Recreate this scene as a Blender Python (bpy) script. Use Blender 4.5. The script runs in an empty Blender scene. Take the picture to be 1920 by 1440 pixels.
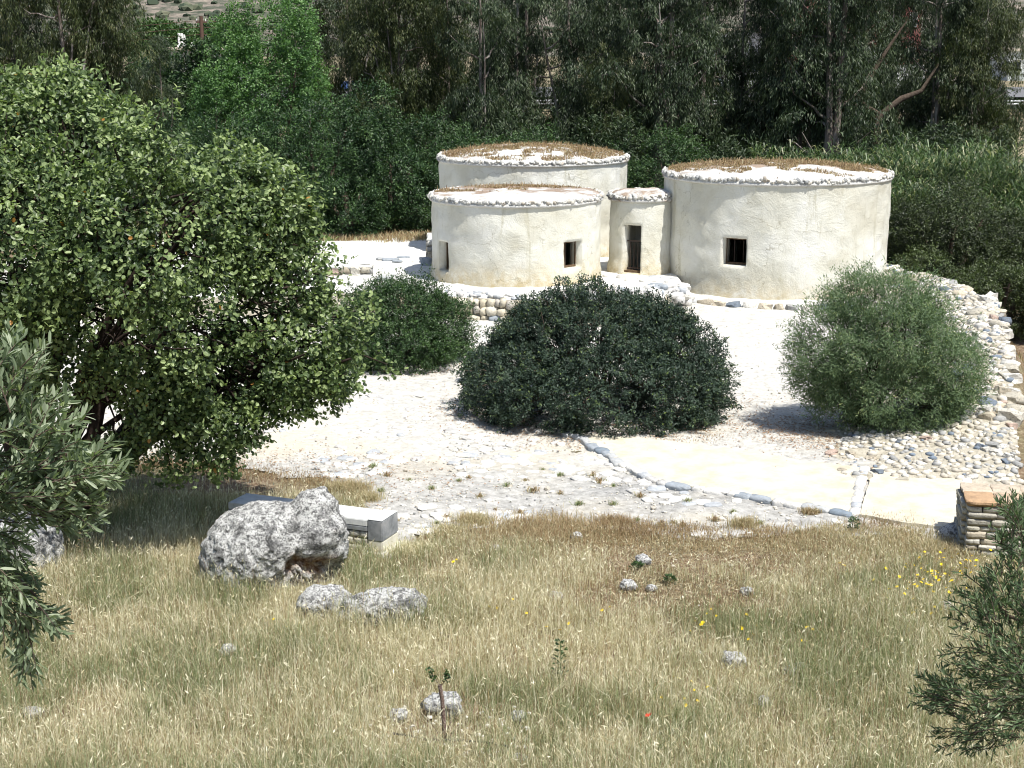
import bpy, bmesh, math, random
import numpy as np
from mathutils import Vector, Matrix

# ------------------------------------------------------------------ camera, world, sun, exposure
SC = bpy.context.scene
F = 2740.0                      # focal length in pixels of the 1920 px wide photograph
PITCH = math.radians(12.75)
CAMZ = 7.0
cam_d = bpy.data.cameras.new("camera"); cam_d.sensor_width = 36.0; cam_d.lens = F / 1920 * 36
cam_d.clip_start = 0.1; cam_d.clip_end = 4000
cam = bpy.data.objects.new("camera", cam_d); SC.collection.objects.link(cam)
cam.location = (0, 0, CAMZ); cam.rotation_euler = (math.pi / 2 - PITCH, 0, 0)
SC.camera = cam
SUN_EL, SUN_AZ = math.radians(62), math.radians(139)      # azimuth clockwise from +Y
world = bpy.data.worlds.new("World"); SC.world = world; world.use_nodes = True
wn = world.node_tree
sky = wn.nodes.new("ShaderNodeTexSky"); sky.sky_type = 'NISHITA'; sky.sun_disc = False
sky.sun_elevation = SUN_EL; sky.sun_rotation = SUN_AZ; sky.air_density = 1.0; sky.dust_density = 1.5
wn.links.new(sky.outputs[0], wn.nodes["Background"].inputs[0]); wn.nodes["Background"].inputs[1].default_value = 0.10
sun_d = bpy.data.lights.new("sun", 'SUN'); sun_d.energy = 4.6; sun_d.angle = math.radians(0.55); sun_d.color = (1.0, 0.965, 0.90)
sun = bpy.data.objects.new("sun", sun_d); SC.collection.objects.link(sun)
sv = Vector((math.sin(SUN_AZ) * math.cos(SUN_EL), math.cos(SUN_AZ) * math.cos(SUN_EL), math.sin(SUN_EL)))
sun.rotation_euler = sv.to_track_quat('Z', 'Y').to_euler(); sun.location = (10, -10, 40)
SC.view_settings.view_transform = 'Standard'; SC.view_settings.look = 'None'
SC.view_settings.exposure = 0.55; SC.view_settings.gamma = 1.0; SC.view_settings.use_curve_mapping = False
try:
    SC.cycles.max_bounces = 6; SC.cycles.diffuse_bounces = 3; SC.cycles.transmission_bounces = 4
    SC.cycles.sample_clamp_indirect = 6.0; SC.cycles.use_denoising = True
    SC.cycles.pixel_filter_type = 'BLACKMAN_HARRIS'; SC.cycles.filter_width = 1.05
except Exception:
    pass

random.seed(7)
RG = np.random.default_rng(11)
COL = SC.collection
TAU = math.tau

# ------------------------------------------------------------------ helpers
SP, CP = math.sin(PITCH), math.cos(PITCH)
def ray(px, py):
    a, b = (px - 960) / F, (720 - py) / F
    return np.array([a, CP + b * SP, -SP + b * CP])
def P(px, py, z=0.0):
    d = ray(px, py); t = (z - CAMZ) / d[2]
    return np.array([0, 0, CAMZ]) + d * t
def PD(px, py, y):
    d = ray(px, py); return np.array([0, 0, CAMZ]) + d * (y / d[1])
def ppm(y, z=1.0):                       # photo pixels per metre at distance y
    return F / (y * CP + (CAMZ - z) * SP)

def _h(ix, iy, iz, s):
    n = (ix.astype(np.int64) * 374761393 + iy.astype(np.int64) * 668265263 + iz.astype(np.int64) * 2147483647 + s * 1274126177) & 0xffffffff
    n = ((n ^ (n >> 13)) * 1274126177) & 0xffffffff
    n = (n ^ (n >> 16)) & 0xffffffff
    return n / 4294967295.0
def vn(p, s=0):
    p = np.asarray(p, float); i = np.floor(p); f = p - i; f = f * f * (3 - 2 * f); i = i.astype(np.int64)
    r = 0
    for dx in (0, 1):
        for dy in (0, 1):
            for dz in (0, 1):
                w = (f[:, 0] if dx else 1 - f[:, 0]) * (f[:, 1] if dy else 1 - f[:, 1]) * (f[:, 2] if dz else 1 - f[:, 2])
                r = r + w * _h(i[:, 0] + dx, i[:, 1] + dy, i[:, 2] + dz, s)
    return r
def fbm(p, s=0, o=4):
    p = np.asarray(p, float); r = 0; a = .5; t = 0
    for k in range(o):
        r = r + a * vn(p, s + k * 17); t += a; a *= .5; p = p * 2.03 + 3.7
    return r / t
def ss(a, b, x):
    t = np.clip((np.asarray(x, float) - a) / (b - a), 0, 1); return t * t * (3 - 2 * t)

def xbank(y):
    return np.interp(y, [0, 19, 23.6, 27, 30.8, 34, 36.8, 39.5, 42.5, 45, 48, 52, 60], [7.6, 7.8, 8.5, 9.6, 10.7, 11.7, 12.15, 11.9, 11.1, 9.5, 7.0, 3.0, 0.0])
def h(x, y):
    x = np.asarray(x, float); y = np.asarray(y, float)
    z = np.where(y < 16, np.log1p(np.exp((5.3 - .42 * np.maximum(y, 0)) * 3)) / 3, 0.0)
    z = z + .22 * ss(30, 40, y)
    z = z - 2.3 * ss(53, 68, y)
    z = z - 1.4 * ss(0.0, 1.6, x - xbank(y)) * ss(23.5, 29, y) * (1 - ss(53, 68, y))
    z = z + 6.3 * ss(90, 126, y) + 2.0 * ss(126, 300, y)
    q = np.stack([x.ravel() * .35, y.ravel() * .35, 0 * y.ravel()], 1)
    z = z + (vn(q, 5).reshape(x.shape) - .5) * .10 * ss(2, 20, np.abs(y)) 
    return z
def hz(x, y): return float(h(np.array([x]), np.array([y]))[0])
def PG(px, py):
    z = 0.0
    for _ in range(14):
        p = P(px, py, z); z = .5 * z + .5 * hz(p[0], p[1])
    p = P(px, py, z); return np.array([p[0], p[1], hz(p[0], p[1])])

def tag(o, label=None, cat=None, group=None, kind=None):
    if label: o["label"] = label
    if cat: o["category"] = cat
    if group: o["group"] = group
    if kind: o["kind"] = kind
    return o
def link(name, me, parent=None, loc=(0, 0, 0), rot=None, scale=None):
    o = bpy.data.objects.new(name, me); COL.objects.link(o); o.location = loc
    if rot is not None: o.rotation_euler = rot
    if scale is not None: o.scale = scale
    if parent is not None: o.parent = parent
    return o
def empty(name, loc, label, cat, group=None, rz=0.0):
    o = link(name, None, None, tuple(map(float, loc)), (0, 0, rz)); o.empty_display_size = .2
    return tag(o, label, cat, group)

class MA:                                   # mesh accumulator
    def __init__(s): s.v = []; s.f3 = []; s.f4 = []; s.t3 = []; s.t4 = []; s.n = 0
    def add(s, v, f3=None, f4=None, t3=None, t4=None):
        v = np.asarray(v, float).reshape(-1, 3); s.v.append(v)
        if f3 is not None and len(f3):
            f3 = np.asarray(f3, int).reshape(-1, 3) + s.n; s.f3.append(f3)
            s.t3.append(np.full(len(f3), .5) if t3 is None else np.broadcast_to(np.asarray(t3, float), (len(f3),)))
        if f4 is not None and len(f4):
            f4 = np.asarray(f4, int).reshape(-1, 4) + s.n; s.f4.append(f4)
            s.t4.append(np.full(len(f4), .5) if t4 is None else np.broadcast_to(np.asarray(t4, float), (len(f4),)))
        s.n += len(v)
    def build(s, name, mat=None, smooth=False, off=(0, 0, 0)):
        me = bpy.data.meshes.new(name)
        v = np.concatenate(s.v) - np.asarray(off, float)
        f3 = np.concatenate(s.f3) if s.f3 else np.zeros((0, 3), int)
        f4 = np.concatenate(s.f4) if s.f4 else np.zeros((0, 4), int)
        nf = len(f3) + len(f4)
        me.vertices.add(len(v)); me.vertices.foreach_set("co", v.astype(np.float32).ravel())
        me.loops.add(len(f3) * 3 + len(f4) * 4)
        me.loops.foreach_set("vertex_index", np.concatenate([f3.ravel(), f4.ravel()]).astype(np.int32))
        me.polygons.add(nf)
        st = np.concatenate([np.arange(len(f3)) * 3, len(f3) * 3 + np.arange(len(f4)) * 4]).astype(np.int32)
        me.polygons.foreach_set("loop_start", st)
        me.polygons.foreach_set("use_smooth", np.full(nf, bool(smooth)))
        t = np.concatenate(([np.concatenate(s.t3)] if s.t3 else []) + ([np.concatenate(s.t4)] if s.t4 else []))
        a = me.attributes.new("tint", 'FLOAT', 'FACE'); a.data.foreach_set("value", t.astype(np.float32))
        me.update(calc_edges=True)
        if mat: me.materials.append(mat)
        return me
    def tube(s, pts, rad, sides=6, tint=.5):
        pts = np.asarray(pts, float); n = len(pts); rad = np.broadcast_to(np.asarray(rad, float), (n,))
        tg = np.gradient(pts, axis=0); tg /= np.linalg.norm(tg, axis=1, keepdims=True) + 1e-9
        ref = np.array([0, 0, 1.0]) if abs(tg[0][2]) < .9 else np.array([1.0, 0, 0])
        u = np.cross(tg, ref); u /= np.linalg.norm(u, axis=1, keepdims=True) + 1e-9; w = np.cross(tg, u)
        an = np.arange(sides) / sides * TAU
        ring = pts[:, None] + rad[:, None, None] * (np.cos(an)[None, :, None] * u[:, None] + np.sin(an)[None, :, None] * w[:, None])
        i = np.arange(n - 1)[:, None] * sides; j = np.arange(sides)[None]; k = (j + 1) % sides
        q = np.stack([i + j, i + k, i + sides + k, i + sides + j], -1).reshape(-1, 4)
        s.add(ring.reshape(-1, 3), f4=q, t4=tint)
    def box(s, c, d, rz=0.0, tint=.5):
        c = np.asarray(c, float); d = np.asarray(d, float) / 2
        v = np.array([[x, y, z] for x in (-1, 1) for y in (-1, 1) for z in (-1, 1)], float) * d
        cr, sr = math.cos(rz), math.sin(rz)
        v = np.stack([v[:, 0] * cr - v[:, 1] * sr, v[:, 0] * sr + v[:, 1] * cr, v[:, 2]], 1) + c
        s.add(v, f4=[[0, 1, 3, 2], [4, 6, 7, 5], [0, 4, 5, 1], [2, 3, 7, 6], [0, 2, 6, 4], [1, 5, 7, 3]], t4=tint)

def unit(a): return a / (np.linalg.norm(a, axis=-1, keepdims=True) + 1e-9)
def leaves(ma, p, d, nrm, L, W, tint, shape='rhomb', fold=.25):
    N = len(p); d = unit(d); sd = unit(np.cross(d, nrm)); up = np.cross(sd, d)
    L = np.broadcast_to(L, (N,))[:, None]; W = np.broadcast_to(W, (N,))[:, None] * .5
    if shape == 'rhomb':
        v = np.stack([p, p + d * L * .45 + sd * W + up * W * fold, p + d * L, p + d * L * .45 - sd * W + up * W * fold], 1)
        b = np.arange(N)[:, None] * 4
        ma.add(v.reshape(-1, 3), f3=np.concatenate([b + [0, 1, 2], b + [0, 2, 3]]), t3=np.tile(tint, 2))
    else:
        v = np.stack([p, p + d * L * .3 + sd * W + up * W * fold, p + d * L * .78 + sd * W * .85 + up * W * fold, p + d * L,
                      p + d * L * .78 - sd * W * .85 + up * W * fold, p + d * L * .3 - sd * W + up * W * fold], 1)
        b = np.arange(N)[:, None] * 6
        ma.add(v.reshape(-1, 3), f4=np.concatenate([b + [0, 1, 2, 3], b + [0, 3, 4, 5]]), t4=np.tile(tint, 2))
def rdir(n, rg=RG): return unit(rg.normal(size=(n, 3)))

# ------------------------------------------------------------------ materials
def nmat(name, rough=.9, spec=.2):
    m = bpy.data.materials.new(name); m.use_nodes = True; nt = m.node_tree
    b = nt.nodes["Principled BSDF"]; b.inputs["Roughness"].default_value = rough; b.inputs["Specular IOR Level"].default_value = spec
    return m, nt, b
def N(nt, t, **kw):
    n = nt.nodes.new(t)
    for k, v in kw.items(): setattr(n, k, v)
    return n
def coords(nt, kind="Object"): return N(nt, "ShaderNodeTexCoord").outputs[kind]
def wpos(nt): return N(nt, "ShaderNodeNewGeometry").outputs["Position"]
def noise(nt, co, scale, detail=4, rough=.6, dist=0.0):
    n = N(nt, "ShaderNodeTexNoise"); n.inputs["Scale"].default_value = scale; n.inputs["Detail"].default_value = detail
    n.inputs["Roughness"].default_value = rough; n.inputs["Distortion"].default_value = dist
    nt.links.new(co, n.inputs["Vector"]); return n.outputs["Fac"]
def mapping(nt, co, scale=(1, 1, 1)):
    n = N(nt, "ShaderNodeMapping"); n.inputs["Scale"].default_value = scale; nt.links.new(co, n.inputs["Vector"]); return n.outputs[0]
def ramp(nt, fac, stops, interp='LINEAR'):
    n = N(nt, "ShaderNodeValToRGB"); r = n.color_ramp; r.interpolation = interp
    while len(r.elements) < len(stops): r.elements.new(.5)
    for e, (p, c) in zip(r.elements, stops): e.position = p; e.color = (*c, 1) if len(c) == 3 else c
    nt.links.new(fac, n.inputs[0]); return n.outputs[0]
def g(v): return (v, v, v)
def mix(nt, fac, a, b, mode='MIX'):
    n = N(nt, "ShaderNodeMix", data_type='RGBA', blend_type=mode)
    for s, v in ((0, fac), (6, a), (7, b)):
        if isinstance(v, (int, float)): n.inputs[s].default_value = v
        elif isinstance(v, tuple): n.inputs[s].default_value = (*v, 1)
        else: nt.links.new(v, n.inputs[s])
    return n.outputs[2]
def mrange(nt, v, a, b, c=0.0, d=1.0):
    n = N(nt, "ShaderNodeMapRange"); nt.links.new(v, n.inputs[0])
    for i, q in enumerate((a, b, c, d)): n.inputs[i + 1].default_value = q
    return n.outputs[0]
def xyz(nt, v):
    n = N(nt, "ShaderNodeSeparateXYZ"); nt.links.new(v, n.inputs[0]); return n.outputs
def bump(nt, b, hgt, strength=.5, dist=.02):
    n = N(nt, "ShaderNodeBump"); n.inputs["Strength"].default_value = strength; n.inputs["Distance"].default_value = dist
    nt.links.new(hgt, n.inputs["Height"])
    nt.links.new(n.outputs[0], b.inputs["Normal"]); return n
def rnd(nt): return N(nt, "ShaderNodeObjectInfo").outputs["Random"]

def leafmat(name, stops, trans=.28, rough=.45, spec=.45, tcol=1.5):
    m, nt, b = nmat(name, rough, spec)
    a = N(nt, "ShaderNodeAttribute", attribute_name="tint").outputs["Fac"]
    c = ramp(nt, a, stops)
    nt.links.new(c, b.inputs["Base Color"])
    t = N(nt, "ShaderNodeBsdfTranslucent")
    nt.links.new(mix(nt, 1.0, c, (1.25 * tcol, 1.4 * tcol, .7 * tcol), 'MULTIPLY'), t.inputs[0])
    ms = N(nt, "ShaderNodeMixShader"); ms.inputs[0].default_value = trans
    nt.links.new(b.outputs[0], ms.inputs[1]); nt.links.new(t.outputs[0], ms.inputs[2])
    nt.links.new(ms.outputs[0], nt.nodes["Material Output"].inputs[0]); return m
def simple(name, stops, scale=8, rough=.9, spec=.2, bs=.4, bd=.02, detail=5, kind="Object", dist=0.0):
    m, nt, b = nmat(name, rough, spec); co = coords(nt, kind)
    f = noise(nt, co, scale, detail, .65, dist)
    nt.links.new(ramp(nt, f, stops), b.inputs["Base Color"])
    if bs: bump(nt, b, noise(nt, co, scale * 3, 5, .7), bs, bd)
    return m

M_carob = leafmat("carob_leaf", [(0, (.018, .034, .014)), (.34, (.050, .082, .029)), (.64, (.115, .165, .060)), (.93, (.28, .35, .155)), (1, (.40, .20, .05))], .26)
M_olive = leafmat("olive_leaf", [(0, (.07, .095, .05)), (.5, (.16, .205, .12)), (.8, (.25, .30, .20)), (1, (.38, .42, .31))], .3, .55, .25)
M_oliveShade = leafmat("olive_leaf_shaded", [(0, (.03, .055, .025)), (.5, (.07, .11, .05)), (.85, (.14, .20, .10)), (1, (.26, .32, .2))], .2, .55, .25)  # darker copy of the olive leaf, shade put into its colour
M_lent = leafmat("lentisk_leaf", [(0, (.012, .022, .015)), (.5, (.030, .050, .034)), (.85, (.060, .092, .062)), (1, (.13, .18, .05))], .14, .5, .28)
M_green = leafmat("green_shrub_leaf", [(0, (.011, .026, .008)), (.5, (.027, .060, .018)), (1, (.07, .13, .032))], .18)
M_willow = leafmat("grey_green_leaf", [(0, (.045, .075, .036)), (.5, (.098, .148, .078)), (.85, (.17, .23, .13)), (1, (.24, .28, .12))], .28, .55, .22)
M_darkg = leafmat("dark_tree_leaf", [(0, (.006, .016, .006)), (.45, (.015, .037, .013)), (.85, (.045, .090, .028)), (1, (.095, .16, .05))], .16, .45, .35)
M_poplar = leafmat("poplar_leaf", [(0, (.024, .060, .018)), (.5, (.062, .135, .040)), (1, (.16, .28, .09))], .3)
M_euc = leafmat("eucalyptus_leaf", [(0, (.008, .015, .008)), (.5, (.028, .048, .021)), (.85, (.072, .102, .048)), (1, (.13, .15, .085))], .18, .45, .35)
M_eucB = leafmat("olive_eucalyptus_leaf", [(0, (.014, .022, .008)), (.5, (.038, .055, .018)), (.85, (.085, .105, .035)), (1, (.16, .15, .075))], .2, .45, .3)
M_shrubR = leafmat("brown_green_leaf", [(0, (.014, .020, .009)), (.5, (.028, .040, .016)), (.85, (.055, .075, .026)), (1, (.085, .12, .035))], .18, .45, .4)
M_reed = leafmat("reed_leaf", [(0, (.018, .035, .014)), (.45, (.045, .08, .028)), (.8, (.12, .18, .075)), (1, (.30, .30, .18))], .22, .45, .35)
M_grass = leafmat("grass_blade", [(0, (.82, .77, .61)), (.20, (.52, .47, .31)), (.42, (.37, .26, .15)), (.55, (.17, .105, .07)), (.66, (.40, .41, .25)), (.84, (.235, .275, .135)), (1, (.09, .135, .045))], .25, .7, .2, 1.0)
M_bark = simple("bark", [(.3, (.05, .035, .025)), (.7, (.14, .11, .085))], 9, bs=.8, bd=.03)
M_barkR = simple("dark_bark", [(.3, (.022, .014, .012)), (.7, (.06, .042, .034))], 9, bs=.8, bd=.03)
def eucbark():
    m, nt, b = nmat("eucalyptus_bark", .8, .25); co = coords(nt)
    f = noise(nt, mapping(nt, co, (3, 3, .35)), 2.2, 5, .7, .6)
    nt.links.new(ramp(nt, f, [(.36, (.10, .075, .058)), (.52, (.20, .17, .15)), (.64, (.46, .43, .40))]), b.inputs["Base Color"])
    bump(nt, b, f, .5, .04); return m
M_eucbark = eucbark()

def m_ground():
    m, nt, b = nmat("dry_soil", .95, .1); co = wpos(nt)
    f1 = noise(nt, co, .55, 5); f2 = noise(nt, co, 9, 6, .75)
    c = ramp(nt, f2, [(.3, (.085, .055, .035)), (.5, (.17, .12, .08)), (.66, (.34, .28, .20))])
    c2 = ramp(nt, f2, [(.3, (.07, .06, .035)), (.5, (.15, .13, .075)), (.7, (.32, .29, .19))])
    c = mix(nt, ramp(nt, f1, [(.42, g(0)), (.58, g(1))]), c, c2)
    X = xyz(nt, co)
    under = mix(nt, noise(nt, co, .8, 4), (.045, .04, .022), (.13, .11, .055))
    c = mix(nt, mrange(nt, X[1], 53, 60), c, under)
    straw = ramp(nt, noise(nt, co, .35, 6, .7), [(.35, (.09, .09, .05)), (.5, (.20, .17, .11)), (.65, (.34, .29, .20))])
    c = mix(nt, mrange(nt, X[1], 84, 92), c, straw)
    nt.links.new(c, b.inputs["Base Color"]); bump(nt, b, f2, .6, .04); return m
def m_yard():
    m, nt, b = nmat("white_lime_ground", .95, .1); co = wpos(nt); X = xyz(nt, co)
    f1 = noise(nt, co, .5, 5, .6); f2 = noise(nt, co, 7, 6, .75); f3 = noise(nt, co, 28, 4, .8)
    c = ramp(nt, f2, [(.30, (.27, .255, .225)), (.40, (.45, .435, .395)), (.53, (.58, .565, .52)), (.72, (.655, .64, .60))])
    cream = mix(nt, 1.0, ramp(nt, noise(nt, co, .38, 3), [(.47, g(0)), (.60, g(.65))]), mrange(nt, X[1], 29, 26), 'MULTIPLY')
    c = mix(nt, cream, c, (.60, .54, .42))
    f5 = noise(nt, mapping(nt, co, (1, 1.6, 1)), 1.5, 7, .7, .4); c = mix(nt, ramp(nt, f5, [(.52, g(0)), (.64, g(.5))]), c, (.44, .425, .40))
    grey = mix(nt, 1.0, ramp(nt, f1, [(.35, g(.3)), (.6, g(1))]), mrange(nt, X[1], 25.5, 23.2), 'MULTIPLY')
    c = mix(nt, grey, c, ramp(nt, f2, [(.32, (.18, .18, .17)), (.5, (.345, .34, .325)), (.7, (.54, .53, .51))]))
    sp = ramp(nt, f3, [(.30, g(1)), (.37, g(0))])
    c = mix(nt, mix(nt, 1.0, sp, ramp(nt, f1, [(.4, g(.15)), (.6, g(.8))]), 'MULTIPLY'), c, (.24, .20, .15))
    nt.links.new(c, b.inputs["Base Color"])
    bump(nt, b, mix(nt, .5, f2, f3), .7, .05); return m
def m_plaster():
    m, nt, b = nmat("cream_plaster", .95, .12); co = wpos(nt); X = xyz(nt, coords(nt))
    f1 = noise(nt, co, .7, 5, .6, .4); f2 = noise(nt, co, 5, 6, .7); f3 = noise(nt, co, 30, 3, .7)
    c = ramp(nt, f1, [(.35, (.56, .54, .45)), (.5, (.645, .635, .555)), (.65, (.70, .695, .64))])
    st = noise(nt, mapping(nt, co, (2.4, 2.4, .30)), 1.1, 7, .75, .5)
    c = mix(nt, ramp(nt, st, [(.56, g(0)), (.70, g(.6))]), c, (.36, .33, .20))
    c = mix(nt, mix(nt, 1.0, mrange(nt, X[2], .8, .0), ramp(nt, f2, [(.35, g(.15)), (.6, g(1))]), 'MULTIPLY'), c, (.46, .38, .23))
    c = mix(nt, ramp(nt, f2, [(.28, g(.35)), (.4, g(0))]), c, (.38, .35, .27))
    vo = N(nt, "ShaderNodeTexVoronoi", feature='DISTANCE_TO_EDGE'); vo.inputs["Scale"].default_value = .75
    dn = N(nt, "ShaderNodeTexNoise"); dn.inputs["Scale"].default_value = 2.2; dn.inputs["Detail"].default_value = 6; nt.links.new(co, dn.inputs["Vector"])
    va = N(nt, "ShaderNodeVectorMath", operation='MULTIPLY_ADD'); nt.links.new(dn.outputs["Color"], va.inputs[0]); va.inputs[1].default_value = (.9, .9, .9); nt.links.new(co, va.inputs[2]); nt.links.new(va.outputs[0], vo.inputs["Vector"])
    cr = ramp(nt, vo.outputs["Distance"], [(.0, g(1)), (.012, g(0))]); pat = ramp(nt, noise(nt, co, .9, 3), [(.50, g(0)), (.58, g(.55))])
    crk = mix(nt, 1.0, cr, pat, 'MULTIPLY'); c = mix(nt, crk, c, (.25, .22, .14))
    f4 = noise(nt, co, 1.6, 8, .72, .5); c = mix(nt, ramp(nt, f4, [(.55, g(0)), (.66, g(.35))]), c, (.50, .47, .36))
    nt.links.new(c, b.inputs["Base Color"])
    bump(nt, b, mix(nt, .16, f4, f3), .75, .09); return m
def m_lime():
    m, nt, b = nmat("white_lime_plaster", .95, .1); co = wpos(nt)
    f = noise(nt, co, 6, 6, .75)
    nt.links.new(ramp(nt, f, [(.30, (.36, .33, .27)), (.42, (.60, .59, .55)), (.7, (.72, .72, .69))]), b.inputs["Base Color"])
    bump(nt, b, f, .8, .06); return m
def m_stone(name, stops, bands=None, bs=.7, lich=0.0):
    m, nt, b = nmat(name, .9, .2); co = coords(nt); r = rnd(nt)
    c = ramp(nt, r, stops, 'CONSTANT')
    f = noise(nt, wpos(nt), 9, 6, .75)
    c = mix(nt, .85, c, ramp(nt, f, [(.25, g(.5)), (.5, g(.95)), (.75, g(1.25))]), 'MULTIPLY')
    if lich:
        c = mix(nt, ramp(nt, noise(nt, wpos(nt), 22, 4, .7), [(.56, g(0)), (.62, g(lich))]), c, (.12, .12, .11))
    nt.links.new(c, b.inputs["Base Color"]); bump(nt, b, f, bs, .04); return m
def m_roofmat():
    m, nt, b = nmat("limed_roof_with_dry_soil", .95, .1); co = wpos(nt); O_ = xyz(nt, coords(nt))
    f = noise(nt, co, 6, 6, .75); c = ramp(nt, f, [(.30, (.36, .34, .29)), (.42, (.60, .59, .56)), (.7, (.72, .72, .69))])
    k = N(nt, "ShaderNodeMath", operation='MULTIPLY_ADD'); nt.links.new(O_[1], k.inputs[0]); k.inputs[1].default_value = .085; nt.links.new(noise(nt, co, 1.5, 6, .7), k.inputs[2])
    c = mix(nt, ramp(nt, k.outputs[0], [(.41, g(0)), (.53, g(.85))]), c, ramp(nt, f, [(.35, (.16, .10, .065)), (.65, (.32, .22, .14))]))
    nt.links.new(c, b.inputs["Base Color"]); bump(nt, b, f, .9, .08); return m
M_roofm = m_roofmat()
M_ground = m_ground(); M_yard = m_yard(); M_plaster = m_plaster(); M_lime = m_lime()
M_rim = m_stone("rim_stone", [(0, (.62, .61, .57)), (.30, (.42, .42, .40)), (.45, (.58, .57, .53)), (.70, (.32, .33, .33)), (.8, (.60, .57, .50)), (.93, (.42, .38, .32))], lich=.4)
M_rubble = m_stone("rubble_stone", [(0, (.56, .53, .46)), (.25, (.44, .41, .34)), (.42, (.60, .58, .53)), (.64, (.32, .32, .31)), (.76, (.52, .46, .36)), (.89, (.46, .35, .29)), (.92, (.16, .19, .23)), (.96, (.36, .32, .25))], lich=.75)
M_blue = m_stone("blue_grey_stone", [(0, (.30, .33, .36)), (.4, (.42, .43, .43)), (.7, (.21, .25, .29)), (.85, (.52, .52, .50))], bs=.4)
M_cob = m_stone("flat_cobble", [(0, (.62, .61, .58)), (.35, (.50, .49, .47)), (.6, (.70, .68, .63)), (.85, (.42, .44, .46))])
M_mortar = simple("pale_mortar", [(.3, (.28, .25, .19)), (.45, (.48, .44, .35)), (.7, (.60, .56, .47))], 7, kind="Object", bs=.9, bd=.06, detail=8)
M_cream = simple("cream_slab", [(.3, (.44, .395, .30)), (.5, (.57, .525, .415)), (.7, (.62, .585, .49))], 2.3, bs=.45, bd=.03, detail=9)
M_flag = m_stone("flagstone", [(0, (.42, .40, .33)), (.3, (.50, .48, .42)), (.55, (.36, .34, .29)), (.75, (.46, .41, .32)), (.9, (.58, .56, .50))], lich=.5)
M_cap = m_stone("orange_cap_stone", [(0, (.45, .30, .18)), (.4, (.50, .38, .27)), (.7, (.52, .44, .34))], lich=.2)
M_benchtop = simple("worn_limestone", [(.3, (.42, .43, .43)), (.5, (.58, .59, .58)), (.7, (.66, .66, .64))], 5, bs=.25, bd=.01)
M_benchdark = simple("weathered_limestone", [(.3, (.13, .14, .15)), (.5, (.24, .25, .26)), (.7, (.36, .36, .36))], 4, bs=.25, bd=.01)
M_benchlow = simple("pale_limestone_block", [(.3, (.50, .47, .38)), (.7, (.64, .62, .53))], 5, bs=.3, bd=.01)
M_steel = simple("rusty_dark_steel", [(.3, (.035, .025, .02)), (.7, (.09, .06, .045))], 20, rough=.7, spec=.3, bs=0)
M_wood = simple("old_brown_wood", [(.3, (.07, .045, .028)), (.7, (.17, .115, .07))], 12, bs=.5, bd=.01)
M_litter = simple("fallen_leaf_litter", [(.3, (.16, .09, .05)), (.7, (.38, .24, .13))], 9, bs=0, kind="Object")
M_hose = simple("black_plastic_pipe", [(.3, (.015, .015, .018)), (.7, (.03, .03, .035))], 9, rough=.5, spec=.4, bs=0)
def m_boulder(name="lichen_limestone", cave=True):
    m, nt, b = nmat(name, .92, .15); co = coords(nt)
    f1 = noise(nt, co, 2.2, 6, .75, .3); f2 = noise(nt, co, 11, 6, .8, .4); f3 = noise(nt, co, 34, 4, .8)
    c = ramp(nt, f2, [(.38, (.12, .12, .12)), (.44, (.42, .42, .41)), (.48, (.74, .74, .72)), (.66, (.84, .84, .82))])
    c = mix(nt, ramp(nt, f1, [(.52, g(0)), (.60, g(.75))]), c, ramp(nt, f2, [(.38, (.09, .09, .09)), (.52, (.30, .30, .30)), (.64, (.68, .68, .66))]))
    c = mix(nt, ramp(nt, f3, [(.545, g(0)), (.575, g(.85))]), c, (.07, .068, .065))
    att = N(nt, "ShaderNodeAttribute", attribute_name="tint").outputs["Fac"]
    rust = ramp(nt, f2, [(.40, (.10, .055, .03)), (.5, (.30, .16, .09)), (.62, (.52, .42, .28))])
    c = mix(nt, ramp(nt, noise(nt, co, 4.5, 7, .8, .5), [(.52, g(0)), (.56, g(.62))]), c, (.10, .10, .10))
    c = mix(nt, att, c, rust)
    nt.links.new(c, b.inputs["Base Color"])
    bump(nt, b, mix(nt, .4, f2, f3), 1.0, .10); return m
M_boulder = m_boulder()
def flat(name, c, rough=.8, spec=.2):
    m, nt, b = nmat(name, rough, spec); co = coords(nt)
    nt.links.new(mix(nt, .35, c, ramp(nt, noise(nt, co, 3, 5, .7), [(.3, tuple(x * .6 for x in c)), (.7, tuple(min(1, x * 1.25) for x in c))])), b.inputs["Base Color"])
    return m

# ------------------------------------------------------------------ ground
def axis(lo, hi, step, ext_lo, ext_hi, gr=1.12):
    a = list(np.arange(lo, hi + 1e-6, step)); s = step; x = hi
    while x < ext_hi: s *= gr; x += s; a.append(x)
    s = step; x = lo; b = []
    while x > ext_lo: s *= gr; x -= s; b.append(x)
    return np.array(b[::-1] + a)
def gridmesh(xs, ys, zf, keep=None, jit=0):
    X, Y = np.meshgrid(xs, ys)
    if jit: X = X + RG.uniform(-jit, jit, X.shape); Y = Y + RG.uniform(-jit, jit, Y.shape)
    Z = zf(X, Y); nx = len(xs)
    v = np.stack([X.ravel(), Y.ravel(), Z.ravel()], 1)
    i, j = np.meshgrid(np.arange(len(xs) - 1), np.arange(len(ys) - 1)); i = i.ravel(); j = j.ravel()
    q = np.stack([j * nx + i, j * nx + i + 1, (j + 1) * nx + i + 1, (j + 1) * nx + i], 1)
    if keep is not None:
        cx = (xs[i] + xs[i + 1]) / 2; cy = (ys[j] + ys[j + 1]) / 2; q = q[keep(cx, cy)]
        u, inv = np.unique(q, return_inverse=True); v = v[u]; q = inv.reshape(-1, 4)
    ma = MA(); ma.add(v, f4=q); return ma
me = gridmesh(axis(-16, 16, .25, -700, 700), axis(8, 60, .25, -60, 900), h).build("ground", M_ground, True)
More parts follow.
